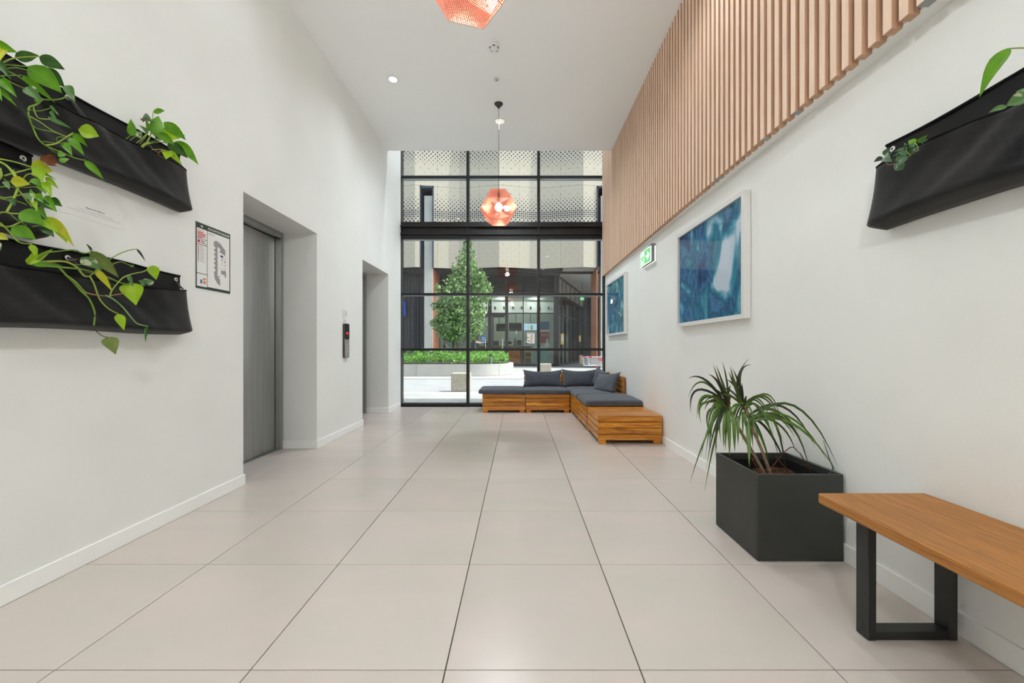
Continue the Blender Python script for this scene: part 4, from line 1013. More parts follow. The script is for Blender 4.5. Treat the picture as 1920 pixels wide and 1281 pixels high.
ua = box_unit('ottoman_box', 'honey-brown slatted wooden ottoman box at the left end of the sofa', 'ottoman', -.552, .103, Ya, Yb)
ub = box_unit('sofa_section', 'slatted wooden sofa seat between the ottoman and the sofa corner', 'sofa', .112, .787, Ya, Yb)
backrest_x(ub, .095, .787, 6.735)
uc = box_unit('sofa_corner', 'slatted wooden corner seat of the sofa under the window', 'sofa', .797, 1.44, 6.13, Yb)
backrest_x(uc, .79, 1.44, 6.735)
ud = box_unit('sofa_section', 'slatted wooden sofa seat with backrest along the right wall', 'sofa', .808, 1.445, 5.462, 6.118)
for k in range(4):
    z0 = .30+k*.075
    MB().bbox((1.432, 5.50, z0+.006), (1.462, 6.12, z0+.067 if k < 3 else .595), .003).build('back_slat', M['acacia_y'], ud)
MB().bbox((1.428, 5.485, .24), (1.466, 5.50, .592), .002).build('back_post', M['acacia_z'], ud)
for yy in (5.78, 6.05): MB().bbox((1.446, yy, .05), (1.4615, yy+.04, .585), .002).build('back_post', M['acacia_z'], ud)
for k in range(4):
    z0 = .30+k*.075
    MB().bbox((1.432, 6.125, z0+.006), (1.462, 6.70, z0+.067 if k < 3 else .595), .003).build('back_slat', M['acacia_y'], uc)
ue = box_unit('sofa_section', 'backless slatted wooden seat between the low table and backrest seat', 'sofa', .815, 1.47, 4.79, 5.455)
uf = box_unit('low_table', 'bare slatted wooden low table at the near end of the sofa', 'table', .822, 1.482, 4.12, 4.78, .2915, top='boards')

def seat_cushion(x0, x1, y0, y1, label, z0=.293, h=.075):
    bm = bmesh.new(); bmesh.ops.create_cube(bm, size=1)
    c = Vector(((x0+x1)/2, (y0+y1)/2, z0+h/2))
    for v in bm.verts: v.co = Vector((v.co.x*(x1-x0), v.co.y*(y1-y0), v.co.z*h))
    bmesh.ops.bevel(bm, geom=bm.edges[:], offset=.022, segments=4, profile=.6, affect='EDGES')
    bmesh.ops.subdivide_edges(bm, edges=[e for e in bm.edges if e.calc_length() > .2], cuts=7, use_grid_fill=True)
    hx, hy = (x1-x0)/2, (y1-y0)/2
    for v in bm.verts:
        u, w_ = v.co.x/hx, v.co.y/hy
        k = max(0, 1-u*u)*max(0, 1-w_*w_)
        if v.co.z > h*.3: v.co.z += .014*k**.5 + .002*math.sin(u*7+x0*9)*math.cos(w_*5)
        bul = (1-(v.co.z/(h/2))**2)*.004
        v.co.x += math.copysign(bul, u) if abs(u) > .9 else 0
        v.co.y += math.copysign(bul, w_) if abs(w_) > .9 else 0
    me = bpy.data.meshes.new('seat_cushion'); bm.to_mesh(me); bm.free()
    me.materials.append(M['cushion']); me.polygons.foreach_set('use_smooth', [True]*len(me.polygons))
    o = bpy.data.objects.new('seat_cushion', me); COL.objects.link(o); o.location = c
    ORG[o.name] = c
    tag(o, label, 'cushion', None)
    pm = MB(); zz_ = z0+h*.5-.02
    for sz in (z0+.018, z0+h-.016):
        r = .02; pts = [(x0-.002+r, y0-.0025, sz), (x1+.002-r, y0-.0025, sz), (x1+.0025, y0+r, sz), (x1+.0025, y1-r, sz), (x1-r, y1+.0025, sz), (x0+r, y1+.0025, sz), (x0-.0025, y1-r, sz), (x0-.0025, y0+r, sz), (x0-.002+r, y0-.0025, sz)]
        pm.tube(pts, .0022, 5)
    pm.build('piping', M['cushion'], o)
    return o
seat_cushion(-.605, .075, 6.085, 6.70, 'slate grey seat cushion on the left-hand ottoman', h=.062)
seat_cushion(.085, .765, 6.085, 6.69, 'slate grey seat cushion under the wide left back pillow', h=.06)
seat_cushion(.775, 1.425, 6.125, 6.69, 'slate grey seat cushion in the sofa corner', h=.062)
seat_cushion(.795, 1.425, 5.47, 6.118, 'slate grey seat cushion beneath the pillows by the right wall')
seat_cushion(.808, 1.478, 4.765, 5.462, 'large slate grey seat cushion next to the bare low table', h=.072)

def throw(name, c, w_, h_, th_, rot, label):
    n = 16; vs = []; fs = []
    for sgn in (1, -1):
        for i in range(n+1):
            for j in range(n+1):
                u, v = 2*i/n-1, 2*j/n-1
                pin = 1-.12*(1-abs(v)**2)*(abs(u)**4); pin2 = 1-.27*(1-abs(u)**1.7)*(abs(v)**3 if v > 0 else .4*abs(v)**3)
                x = u*w_/2*pin; z = v*h_/2*pin2
                d = max(0, (1-abs(u)**2.4))**.6*max(0, (1-abs(v)**2.4))**.6
                wr = .006*math.sin(9*u+5*v)*d*math.exp(-((abs(u)-.75)**2)/.05) + .004*math.sin(16*v+7*u+w_*30)*abs(u)*d
                vs.append(Vector((x, sgn*(th_/2*d+wr), z)))
    N_ = (n+1)**2
    for s_ in (0, 1):
        for i in range(n):
            for j in range(n):
                a = s_*N_+i*(n+1)+j; f = (a, a+n+1, a+n+2, a+1); fs.append(f if s_ else f[::-1])
    me = bpy.data.meshes.new(name); me.from_pydata([tuple(v) for v in vs], [], fs)
    bm = bmesh.new(); bm.from_mesh(me); bmesh.ops.remove_doubles(bm, verts=bm.verts[:], dist=.0004); bmesh.ops.recalc_face_normals(bm, faces=bm.faces[:]); bm.to_mesh(me); bm.free()
    me.materials.append(M['cushion']); me.polygons.foreach_set('use_smooth', [True]*len(me.polygons))
    o = bpy.data.objects.new(name, me); COL.objects.link(o); o.location = c; o.rotation_euler = rot
    return tag(o, label, 'cushion')
throw('back_pillow', (.40, 6.60, .494), .66, .29, .13, (math.radians(-12), 0, 0), 'wide grey back pillow leaning on the left of the window-side backrest')
throw('back_pillow', (1.01, 6.60, .50), .60, .30, .13, (math.radians(-12), 0, math.radians(0)), 'wide grey back pillow between the left pillow and the sofa corner')
throw('back_pillow', (1.30, 6.33, .515), .46, .32, .13, (math.radians(-13), math.radians(10), math.radians(-78)), 'grey pillow tucked in the sofa corner behind the nearest pillow')
throw('back_pillow', (1.265, 5.80, .49), .56, .33, .14, (math.radians(-30), math.radians(-6), math.radians(-68)), 'grey pillow nearest the viewer leaning against the right-wall backrest')

# ================================================================== OUTSIDE
struct(MB().box((-30, 6.98, -.3), (30, 60, -.03)).build('ground', M['road']))
# near footpath of slabs
fp = struct(MB().box((-6, 6.98, -.1), (6, 8.86, -.012)).build('footpath', M['grout']))
for i in range(-7, 8):
    for j in range(2):
        x0, y0 = -.3+i*.8, 7.0+j*.93
        MB().bbox((x0+.002, y0+.002, -.011), (x0+.798, y0+.928, 0), .0015).build('paving_slab', M['paving'], fp)
for i in range(-6, 7):
    o = MB().bbox((i*1.0+.002, 8.87, -.1), (i*1.0+.998, 9.05, 0), .006).build('kerb', M['kerb'], fp)
fp2 = struct(MB().box((-12, 13.25, -.1), (12, 30, -.008)).build('footpath', M['paving']))
for i in range(-12, 12):
    MB().bbox((i*1.0+.002, 13.1, -.1), (i*1.0+.998, 13.25, -.004), .006).build('kerb', M['kerb'], fp2)

def block(x, y, label):
    s = .42
    t = thing('concrete_block_seat', (x, y, 0), label, 'block', 'aggregate concrete cube blocks')
    MB().bbox((x-s/2, y, 0), (x+s/2, y+s, .415), .012).build('block', M['terrazzo'], t)
block(-1.33, 9.12, 'rough aggregate concrete cube on the near kerb outside the left window bay')
block(1.0, 14.7, 'pale concrete cube beyond the road, seen just above the sofa backrest')

# raised planter with a rounded end
pr, pcx, pcy = 1.7, -1.9, 15.8
t = thing('raised_garden_bed', (-3.5, pcy, 0), 'long white concrete garden bed with a rounded right end outside', 'planter')
segs = []
xs = [-9.0, -7.2, -5.4, -3.6, -1.9]
def wallseg(pts_o, pts_i):
    n = len(pts_o); mb = MB(); vs = []
    for (a, b) in zip(pts_o, pts_i): vs += [(a[0], a[1], 0), (b[0], b[1], 0), (b[0], b[1], .415), (a[0], a[1], .415)]
    fs = []
    for i in range(n-1):
        for k in range(4): fs.append((i*4+k, i*4+(k+1) % 4, (i+1)*4+(k+1) % 4, (i+1)*4+k))
    fs += [(0,1,2,3), tuple((n-1)*4+k for k in (3,2,1,0))]
    mb.add(vs, fs).build('wall_panel', M['concrete'], t, smooth='auto')
for a, b in zip(xs[:-1], xs[1:]): wallseg([(a+.004, pcy-pr), (b-.004, pcy-pr)], [(a+.004, pcy-pr+.15), (b-.004, pcy-pr+.15)])
for q in range(4):
    A = [-PI/2+PI*(q+k/8)/4+(.003 if k == 0 else -.003 if k == 8 else 0) for k in range(9)]
    wallseg([(pcx+pr*math.cos(a), pcy+pr*math.sin(a)) for a in A], [(pcx+(pr-.15)*math.cos(a), pcy+(pr-.15)*math.sin(a)) for a in A])
wallseg([(-9, pcy+pr), (-1.9, pcy+pr)], [(-9, pcy+pr-.15), (-1.9, pcy+pr-.15)])
MB().prism([(-9, pcy-pr+.1, .30), (pcx, pcy-pr+.1, .30)] + [(pcx+(pr-.1)*math.cos(-PI/2+PI*k/12), pcy+(pr-.1)*math.sin(-PI/2+PI*k/12), .30) for k in range(1, 12)] + [(pcx, pcy+pr-.1, .30), (-9, pcy+pr-.1, .30)], (0, 0, .04)).build('soil', M['soil'], t)

def leaf_cloud(name, pos, size, m, parent=None, seed=1, asp=.6):
    r = np.random.RandomState(seed); n = len(pos)
    d = r.normal(size=(n, 3)); d /= np.linalg.norm(d, axis=1)[:, None]
    e = r.normal(size=(n, 3)); e -= (e*d).sum(1)[:, None]*d; e /= np.linalg.norm(e, axis=1)[:, None]
    nn = np.cross(d, e); s = size*(.65+.7*r.rand(n))[:, None]
    p = np.asarray(pos)
    v = np.stack([p-d*s*.5, p+e*s*asp*.5+nn*s*.08, p+d*s*.5, p-e*s*asp*.5+nn*s*.08], 1).reshape(-1, 3)
    if parent: v = v - np.array(ORG[parent.name])
    me = bpy.data.meshes.new(name); me.from_pydata(v.tolist(), [], np.arange(4*n).reshape(-1, 4).tolist())
    me.materials.append(m); o = bpy.data.objects.new(name, me); COL.objects.link(o)
    if parent: o.parent = parent
    o['kind'] = 'stuff'; return o
# hedge
n = 15000
px = rs.uniform(-8.8, -.4, n); py = rs.uniform(14.35, 17.2, n)
inside = (px < pcx) | ((px-pcx)**2+(py-pcy)**2 < (pr-.1)**2); px, py = px[inside], py[inside]
hh = .36+.12*np.sin(px*3.1+1)*np.cos(py*2.3)+.09*np.sin(px*7.7+py*5)+.05*np.sin(px*17)
pz = .40+hh*rs.rand(len(px))**.45*1.05
hd = leaf_cloud('hedge', np.stack([px, py, pz], 1), .085, M['hedge_leaf'], None, 2, .5)
tag(hd, 'low bright green hedge plants filling the concrete garden bed', 'hedge', kind='stuff')
# path light
t = thing('path_light', (-1.02, 14.75, .34), 'short grey path light with dark cap standing in the hedge', 'light')
MB().lathe((-1.02, 14.75, .34), [(.05, 0), (.05, .34)], 16).build('post', M['grey_plastic'], t, smooth='auto')
MB().lathe((-1.02, 14.75, .68), [(.056, 0), (.056, .06), (.02, .09)], 16).build('cap', M['cafe_frame'], t, smooth='auto')
# tree
t = thing('street_tree', (-2.42, 15.8, .33), 'slender green tree with an upright oval crown growing in the garden bed', 'tree')
B0 = Vector((-2.42, 15.8, .3))
MB().tube(smooth_path([B0, B0+Vector((.03, 0, .6)), B0+Vector((0, .02, 1.3)), B0+Vector((.15, 0, 2.6)), B0+Vector((.3, 0, 4.6))]), .06, 8, .015).build('trunk', M['bark'], t, smooth=True)
for (dx, dz, dy, z0) in ((-.62,.55,0,.62),(-.9,1.6,.2,.9),(.55,.7,-.1,.72),(.7,1.5,.2,1.1),(-.4,1.6,-.3,1.2),(.5,1.8,-.3,1.6),(-.75,2.3,.1,1.0)):
    a = B0+Vector((0, 0, z0)); MB().tube(smooth_path([a, a+Vector((dx*.55, dy*.5, dz*.35)), a+Vector((dx, dy, dz))]), .024, 6, .006).build('branch', M['bark'], t, smooth=True)
def crown(n, seed):
    r = np.random.RandomState(seed); out = []
    C_ = [(857,615,46,28),(862,590,44,30),(862,565,42,30),(888,580,30,36),(866,540,36,28),(872,515,30,30),(875,490,20,24),(878,468,13,20),(905,545,20,26),(850,610,34,26),(893,528,18,22),(835,570,18,24),(876,452,8,14),(848,628,28,14),(880,610,34,24),(836,600,20,26)]
    tot = sum(c[2]*c[3]*c[2] for c in C_)
    for x, y, rx_, ry_ in C_:
        k = int(n*rx_*ry_*rx_/tot)+60; c = P(x, y, 15.7); a, b = rx_*15.7/750, ry_*15.7/750
        d = r.normal(size=(k, 3)); d /= np.linalg.norm(d, axis=1)[:, None]; rad = r.rand(k)**.38
        lump = 1+.14*np.sin(d[:, 0]*9+x)*np.cos(d[:, 2]*8+y)
        q = d*(rad*lump)[:, None]*np.array([a, a*.9, b]) + np.array(c); out.append(q)
    for x, y, s in ((815,574,7),(813,607,6),(819,598,5),(905,515,8),(912,560,6),(885,520,10),(822,545,8)):
        q = r.normal(size=(40, 3))*s*.5*15.7/750 + np.array(P(x, y, 15.5)); out.append(q)
    return np.concatenate(out)
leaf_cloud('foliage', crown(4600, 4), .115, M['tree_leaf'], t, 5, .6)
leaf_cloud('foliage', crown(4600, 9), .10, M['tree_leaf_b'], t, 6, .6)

# folded perforated facade across the street
bld = thing('apartment_building', (0, 20, 0), 'tall building across the street with folded cream panels full of round holes', 'building')
def panel(x0, y0, x1, y1, z0, z1, u0):
    n = Vector((y1-y0, -(x1-x0), 0)).normalized(); d = Vector((x1-x0, y1-y0, 0)); Ln = d.length; e = d/Ln*.003
    org = ORG[bld.name]; A, B_ = Vector((x0, y0, 0))+e, Vector((x1, y1, 0))-e; tk = -n*.05
    vs = [A+Vector((0,0,z0)), B_+Vector((0,0,z0)), B_+Vector((0,0,z1)), A+Vector((0,0,z1))]; vs += [v+tk for v in vs]
    fs = [(0,1,2,3),(7,6,5,4),(0,4,5,1),(1,5,6,2),(2,6,7,3),(3,7,4,0)]
    me = bpy.data.meshes.new('facade_panel'); me.from_pydata([tuple(v-org) for v in vs], [], fs)
    ul = me.uv_layers.new(name='UVMap'); l4 = [(u0,z0),(u0+Ln,z0),(u0+Ln,z1),(u0,z1)]
    for k, uvc in enumerate(l4): ul.data[k].uv = uvc
    for k in range(4, 24): ul.data[k].uv = (0, 9.3)
    me.materials.append(M['perf']); me.materials.append(M['panel_edge'])
    for k in range(1, 6): me.polygons[k].material_index = 1
    o = bpy.data.objects.new('facade_panel', me); COL.objects.link(o); o.parent = bld
VXs = [(-15.3,20.3),(-13.5,19.75),(-11.3,20.25),(-9.3,19.75),(-7.2,20.25),(-5.12,19.75),(-2.96,20.2),(-.96,19.75),(1.013,20.2),(3.2,19.75),(5.3,20.2),(7.3,19.75),(9.4,20.2),(11.5,19.75),(13.4,20.2)]
SLOT = {5: (-4.88, -4.24), 9: (3.93, 4.57)}
u = 0
for k in range(len(VXs)-1):
    (xa, ya_), (xb, yb_) = VXs[k], VXs[k+1]; Ln = math.hypot(xb-xa, yb_-ya_)
    at = lambda s: (xa+(xb-xa)*s, ya_+(yb_-ya_)*s)
    for s0, s1 in ((0, .5), (.5, 1)):
        (a0, b0), (a1, b1) = at(s0), at(s1)
        if k in SLOT and s0 == 0:
            sa, sb = SLOT[k]; s_a, s_b = (sa-xa)/(xb-xa), (sb-xa)/(xb-xa)
            for q0, q1 in ((0, s_a), (s_b, max(.5, s_b+.02))):
                (c0, e0), (c1, e1) = at(q0), at(q1)
                panel(c0, e0, c1, e1, 5.0, 9.05, u+Ln*q0)
            panel(a0, b0, a1, b1, 9.06, 13.2, u+Ln*s0)
        elif k in SLOT:
            q0 = max(.5, (SLOT[k][1]-xa)/(xb-xa)+.02); (c0, e0) = at(q0)
            panel(c0, e0, a1, b1, 5.0, 9.05, u+Ln*q0); panel(a0, b0, a1, b1, 9.06, 13.2, u+Ln*s0)
        else:
            panel(a0, b0, a1, b1, 5.0, 9.05, u+Ln*s0); panel(a0, b0, a1, b1, 9.06, 13.2, u+Ln*s0)
    u += Ln
for sa, sb in SLOT.values():      # dark reveal of the slots
    MB().box((sa-.02, 19.85, 5.0), (sa+.03, 20.9, 9.05)).build('slot_reveal', M['slot_blue'], bld)
    MB().box((sb-.03, 19.85, 5.0), (sb+.02, 20.9, 9.05)).build('slot_reveal', M['slot_blue'], bld)
    MB().box((sa-.02, 19.85, 8.95), (sb+.02, 20.9, 9.05)).build('slot_reveal', M['slot_blue'], bld)
    MB().bbox((sa+.18, 19.95, 0), (sa+.60, 20.4, 8.6), .01).build('column', M['concrete'], bld)
MB().box((-16, 20.9, 4.9), (14, 21.1, 13.4)).build('inner_wall', M['dark_clad'], bld)
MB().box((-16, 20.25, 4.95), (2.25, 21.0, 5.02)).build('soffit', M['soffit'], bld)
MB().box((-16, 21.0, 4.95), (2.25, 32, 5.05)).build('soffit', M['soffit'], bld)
MB().box((2.25, 20.25, 5.0), (14, 32, 5.1)).build('soffit', M['concrete'], bld)
MB().box((-16, 32, 0), (14, 32.3, 13.4)).build('rear_wall', M['dark_clad'], bld)
MB().box((-16, 20.9, 13.2), (14, 32.3, 13.5)).build('roof_slab', M['concrete'], bld)
# brown fins beside the columns
for xf in (-4.27, 3.93):
    MB().prism([(xf-.03, 20.0, 0), (xf-.03, 21.5, 0), (xf-.03, 21.5, 4.95), (xf-.03, 20.0, 4.95)], (.06, 0, 0)).build('side_fin', M['fin'], bld)
# dark ribbed wall left
for i in range(30):
    x = -9.6+i*.16
    if x > -4.75: break
    MB().bbox((x, 21.3+(i % 3 == 0)*.03, 0), (x+.15, 21.4, 4.95), .006).build('cladding_board', M['dark_clad'], bld)
MB().box((-12, 21.4, 0), (-4.3, 21.5, 4.95)).build('inner_wall', M['dark_clad'], bld)
t = thing('wall_screen', (-6.15, 21.1, 3.0), 'blue lit vertical screen at the far left edge outside the window', 'screen')
MB().bbox((-6.40, 21.12, 2.65), (-5.94, 21.2, 3.48), .01).build('casing', M['cafe_frame'], t)
MB().box((-6.38, 21.11, 2.67), (-5.96, 21.12, 3.46)).build('display', M['screen_blue'], t)

# cafe shopfront
caf = thing('cafe_shopfront', (-1, 22, 0), 'dark framed glazed cafe front with louvres under the folded panels', 'shopfront')
YC = 22.0
def post(x, w_, z0=0, z1=4.95, y=YC, d=.12, nm='post'): return MB().bbox((x-w_/2, y-d/2, z0), (x+w_/2, y+d/2, z1), .006).build(nm, M['cafe_frame'], caf)
cx = lambda px_: (px_-VX)*YC/FPX
for px_, w_ in ((823,.12),(850,.08),(886.5,.2),(918.5,.2),(950,.17),(981,.06),(1010,.06),(1042.5,.26)): post(cx(px_), w_)
for z0, z1 in ((0,.12),(2.88,2.94),(3.86,3.98),(4.9,4.97)):
    MB().bbox((cx(821), YC-.05, z0), (cx(1042), YC+.05, z1), .006).build('rail', M['cafe_frame'], caf)
MB().bbox((cx(886), YC-.06, 2.78), (cx(951), YC+.06, 2.92), .006).build('door_head', M['cafe_frame'], caf)
for a, b in ((893,914),(923,946)):
    for z0, z1 in ((.12,.24),(2.68,2.78)): MB().bbox((cx(a), YC-.04, z0), (cx(b), YC+.04, z1), .004).build('door_rail', M['cafe_frame'], caf)
    MB().bbox((cx(a), YC-.04, .12), (cx(a)+.07, YC+.04, 2.78), .004).build('door_stile', M['cafe_frame'], caf)
    MB().tube([(cx(b)-.1, YC-.1, .95), (cx(b)-.1, YC-.1, 1.5)], .015, 6).build('door_handle', M['chrome'], caf)
pxs = [823,850,886.5,918.5,950,981,1010,1042.5]
for a, b in zip(pxs[:-1], pxs[1:]):
    MB().box((cx(a)+.05, YC-.006, .1), (cx(b)-.05, YC+.006, 3.9)).build('pane', M['cafe_glass'], caf)
for a, b in ((823,886.5),(886.5,950),(950,981),(981,1042.5)):
    for k in range(11):
        z = 4.03+k*.08
        MB().hexa([(cx(a)+.06,YC-.05,z),(cx(b)-.06,YC-.05,z),(cx(b)-.06,YC+.03,z+.045),(cx(a)+.06,YC+.03,z+.045)],
                  [(cx(a)+.06,YC-.05,z+.008),(cx(b)-.06,YC-.05,z+.008),(cx(b)-.06,YC+.03,z+.053),(cx(a)+.06,YC+.03,z+.053)]).build('louvre_blade', M['louvre'], caf)
MB().box((cx(821), YC+.1, 3.95), (cx(1043), YC+.16, 4.95)).build('louvre_backing', M['soffit'], caf)
# return wall running back to the right
p0, p1 = Vector((2.17, 22.0, 0)), Vector((4.75, 29.5, 0)); dd = (p1-p0); LR = dd.length; dn = dd/LR; nn_ = Vector((dn.y, -dn.x, 0))
def along(s, o=0): return p0+dn*s+nn_*o
def rbox(nm, s0, s1, o0, o1, z0, z1, m):
    q = [along(s0,o1), along(s1,o1), along(s1,o0), along(s0,o0)]
    return MB().hexa([(v.x,v.y,z0) for v in q], [(v.x,v.y,z1) for v in q]).build(nm, m, caf)
SP_ = [0, .9, 1.9, 3.2, 4.6, 6.2, LR]
for s in SP_: rbox('post', s-.07, s+.07, -.06, .06, 0, 4.97, M['cafe_frame'])
for z0, z1 in ((0,.14),(2.86,2.94),(3.86,3.98),(4.85,4.98)): rbox('rail', 0, LR, -.05, .05, z0, z1, M['cafe_frame'])
for a, b in zip(SP_[:-1], SP_[1:]):
    rbox('pane', a+.05, b-.05, -.005, .005, .1, 3.9, M['cafe_glass'])
    for k in range(10): rbox('louvre_blade', a+.1, b-.1, .0, .06, 4.03+k*.085, 4.075+k*.085, mat('pale_louvre', (150,148,144), .5) if 'pl' not in M else M['pl'])
    M['pl'] = bpy.data.materials.get('pale_louvre')
# ramped dark entry floor beside it
MB().hexa([(1.6,21.2,0),(5.2,21.2,0),(6.5,31.8,0),(2.6,31.8,0)], [(1.6,21.2,.004),(5.2,21.2,.004),(6.5,31.8,.03),(2.6,31.8,.03)]).build('entry_paving', mat('grey_entry_paving', (120,124,126), .8), bld)
# cafe interior
struct(MB().box((-5, 27.5, 0), (3.6, 27.7, 3.95)).build('wall_cafe', M['cafe_wall']))
struct(MB().box((-4.6, 21.6, 0), (-4.4, 27.6, 3.95)).build('wall_cafe', M['cafe_wall']))
struct(MB().box((-4.5, 22.1, 3.9), (2.3, 27.6, 4.0)).build('ceiling_cafe', M['cafe_wall']))
struct(MB().box((-4.5, 22.1, -.006), (2.2, 27.6, .012)).build('floor_cafe', mat('cafe_floor', (110,100,92), .5)))
t = thing('ceiling_bulkhead', (0, 25, 3.3), 'white curved bulkhead with small track spotlights inside the cafe', 'bulkhead')
for i in range(8):
    a, b = -2.2+i*.55, -2.2+(i+1)*.55; f = lambda x: 24.6+.12*(x)**2*.5
    MB().hexa([(a,f(a),3.15),(b,f(b),3.15),(b,f(b)+.1,3.15),(a,f(a)+.1,3.15)], [(a,f(a),3.85),(b,f(b),3.85),(b,f(b)+.1,3.85),(a,f(a)+.1,3.85)]).build('bulkhead_panel', M['white_plastic'], t)
    MB().tube([(a+.2, f(a)-.06, 3.55), (a+.22, f(a)-.1, 3.38)], .045, 8).build('spotlight', M['cafe_frame'], t)
for i, (x, y) in enumerate(((-3, 23.6), (-1, 23.6), (1, 23.6), (-2, 26), (.4, 26))):
    l = bpy.data.lights.new('cafe_lamp', 'POINT'); l.energy = 48; l.color = (1, .95, .88); l.shadow_soft_size = .12
    lt = thing('cafe_ceiling_lamp', (x, y, 3.9), 'small round lamp in the ceiling inside the cafe', 'lamp', 'cafe ceiling lamps')
    MB().lathe((x, y, 3.86), [(.07, 0), (.09, .04)], 14).build('lamp_disc', M['cafe_lamp'], lt)
    lo = bpy.data.objects.new('cafe_lamp', l); COL.objects.link(lo); lo.parent = lt; lo.location = (0, 0, -.15)
def flat(nm, x0, x1, y0, y1, Y, m, parent, th=.03):
    a, b = P(x0, y1, Y), P(x1, y0, Y); return MB().bbox((a.x, Y, a.z), (b.x, Y+th, b.z), .004).build(nm, m, parent)
def screen(x0, x1, y0, y1, Y, m, label, poles=()):
    a = P((x0+x1)/2, y1, Y); t = thing('menu_screen', a, label, 'screen', None)
    flat('casing', x0, x1, y0, y1, Y, M['cafe_frame'], t, .07); flat('display', x0+.5, x1-.5, y0+.5, y1-.5, Y-.006, m, t, .01)
    for px_ in poles: MB().tube([(P(px_, 0, Y).x, Y+.05, P(0, y0, Y).z-.05), (P(px_, 0, Y).x, Y+.05, 3.9)], .025, 6).build('hanger', M['cafe_frame'], t)
    return t
screen(930.5, 947, 607, 621, 25, M['screen_black'], 'blank black menu screen seen through the cafe door', (935.5,))
screen(954.5, 978, 605.5, 621, 25, M['screen_black'], 'wide blank black menu screen hanging left of the lit screen', (967,))
t = screen(982, 1007, 606.5, 620, 24.9, M['screen_on'], 'lit pale blue menu screen with a yellow drink picture', (994.5,))
flat('picture', 995, 998.5, 610, 618.5, 24.88, M['yellow_print'], t, .008)
flat('picture', 990, 992, 611, 617, 24.88, M['white_plastic'], t, .008)
t = thing('hanging_banner', P(1021, 643, 24.5), 'tall banner, blue above and dusty red below, inside the cafe', 'banner')
flat('upper_panel', 1013, 1030.2, 603, 619, 24.5, M['poster_blue'], t); flat('strip', 1013, 1030.2, 619, 621.5, 24.5, M['poster_cream'], t); flat('lower_panel', 1013, 1030.2, 621.5, 643.5, 24.5, M['poster_red'], t)
for k in range(4): MB().lathe(P(1015.5+k*4, 629, 24.48), [(.05, -.01), (.065, -.01), (.065, 0), (.05, 0), (.05, -.01)], 12, 'y').build('ring_motif', M['poster_cream'], t)
t = thing('window_poster', P(995, 644, 21.9), 'white drinks poster with pink and yellow spots on the cafe glass', 'poster')
flat('sheet', 988.2, 1002.6, 624, 644.2, 21.93, M['paper'], t, .01); flat('picture', 994.5, 998, 632, 638, 21.925, M['yellow_print'], t, .006)
for px_, py_ in ((990,633),(992,639.5),(996.5,641),(997,630)): MB().lathe(P(px_, py_, 21.925), [(.04, 0), (.02, -.004)], 10, 'y').build('fruit_motif', M['red'], t)
flat('heading', 990, 1001, 625.2, 626.2, 21.925, M['red'], t, .006)
t = thing('door_notice', P(906, 643, 21.9), 'bright blue notice on the cafe door glass', 'notice')
flat('sheet', 902, 910.3, 630, 643.5, 21.93, M['blue'], t, .01)
for k in range(4): flat('text_line', 903.5, 909, 632+k*2, 632.8+k*2, 21.925, M['paper'], t, .006)
flat('text_line', 903, 909.5, 641.3, 643, 21.925, M['paper'], t, .006)
t = thing('sign_stand', P(897, 656, 21.6), 'tilted orange and white sign on a thin stand at the cafe door', 'sign')
a = P(897, 640, 21.6)
MB().hexa([(a.x-.14,21.58,a.z-.08),(a.x+.14,21.58,a.z-.13),(a.x+.14,21.62,a.z-.13),(a.x-.14,21.62,a.z-.08)], [(a.x-.12,21.58,a.z+.04),(a.x+.16,21.58,a.z-.01),(a.x+.16,21.62,a.z-.01),(a.x-.12,21.62,a.z+.04)]).build('board', M['paper'], t)
MB().hexa([(a.x-.12,21.575,a.z+.0),(a.x+.155,21.575,a.z-.05),(a.x+.155,21.625,a.z-.05),(a.x-.12,21.625,a.z+.0)], [(a.x-.12,21.575,a.z+.06),(a.x+.16,21.575,a.z+.01),(a.x+.16,21.625,a.z+.01),(a.x-.12,21.625,a.z+.06)]).build('header', M['orange_seat'], t)
MB().tube([(a.x-.1, 21.6, 0), (a.x, 21.6, a.z-.1)], .012, 5).build('leg', M['cafe_frame'], t); MB().tube([(a.x+.12, 21.6, 0), (a.x+.02, 21.6, a.z-.1)], .012, 5).build('leg', M['cafe_frame'], t)
def xmas(px_, py0, py1, Y, label, pale=False):
    b = P(px_, py1, Y); h = P(px_, py0, Y).z-b.z
    t = thing('christmas_tree', b, label, 'christmas tree')
    r = random.Random(px_)
    for k in range(4):
        MB().lathe(b, [(h*.30*(1-k*.21), h*(.1+.21*k)), (h*.06, h*(.36+.2*k))], 14).build('tier', M['paper'] if pale else M['hedge_leaf'] if False else M['diag_green'], t)
    MB().lathe(b, [(h*.05, 0), (h*.05, h*.12)], 8).build('stand', M['pale_wood'], t)
    cols = ['yellow_print', 'orange_print', 'teal', 'paper', 'gold'] if not pale else ['gold', 'poster_red']
    for k in range(26 if not pale else 8):
        zz_ = r.uniform(.12, .85); a = r.uniform(PI, 2*PI); rr = h*.30*(1-zz_)*1.05
        MB().lathe(b+Vector((rr*math.cos(a), rr*math.sin(a), h*zz_-h*.03)), [(.001, 0), (h*.045, h*.03), (.001, h*.06)], 7).build('bauble', M[cols[k % len(cols)]], t)
    MB().lathe(b+Vector((0, 0, h*.93)), [(.001, 0), (h*.05, h*.04), (.001, h*.09)], 7).build('topper', M['poster_red'], t)
xmas(965.5, 634, 652, 22.6, 'colourful small decorated tree behind the cafe glass beside the door')
xmas(833.5, 640, 653, 22.5, 'small decorated tree behind the cafe glass left of the street tree')
xmas(1026, 635, 652, 22.5, 'white tiered ornament tree behind the glass near the thick post', True)
t = thing('gold_ornament', P(937, 629, 22.3), 'shiny gold foil ornament hanging inside the cafe door', 'ornament')
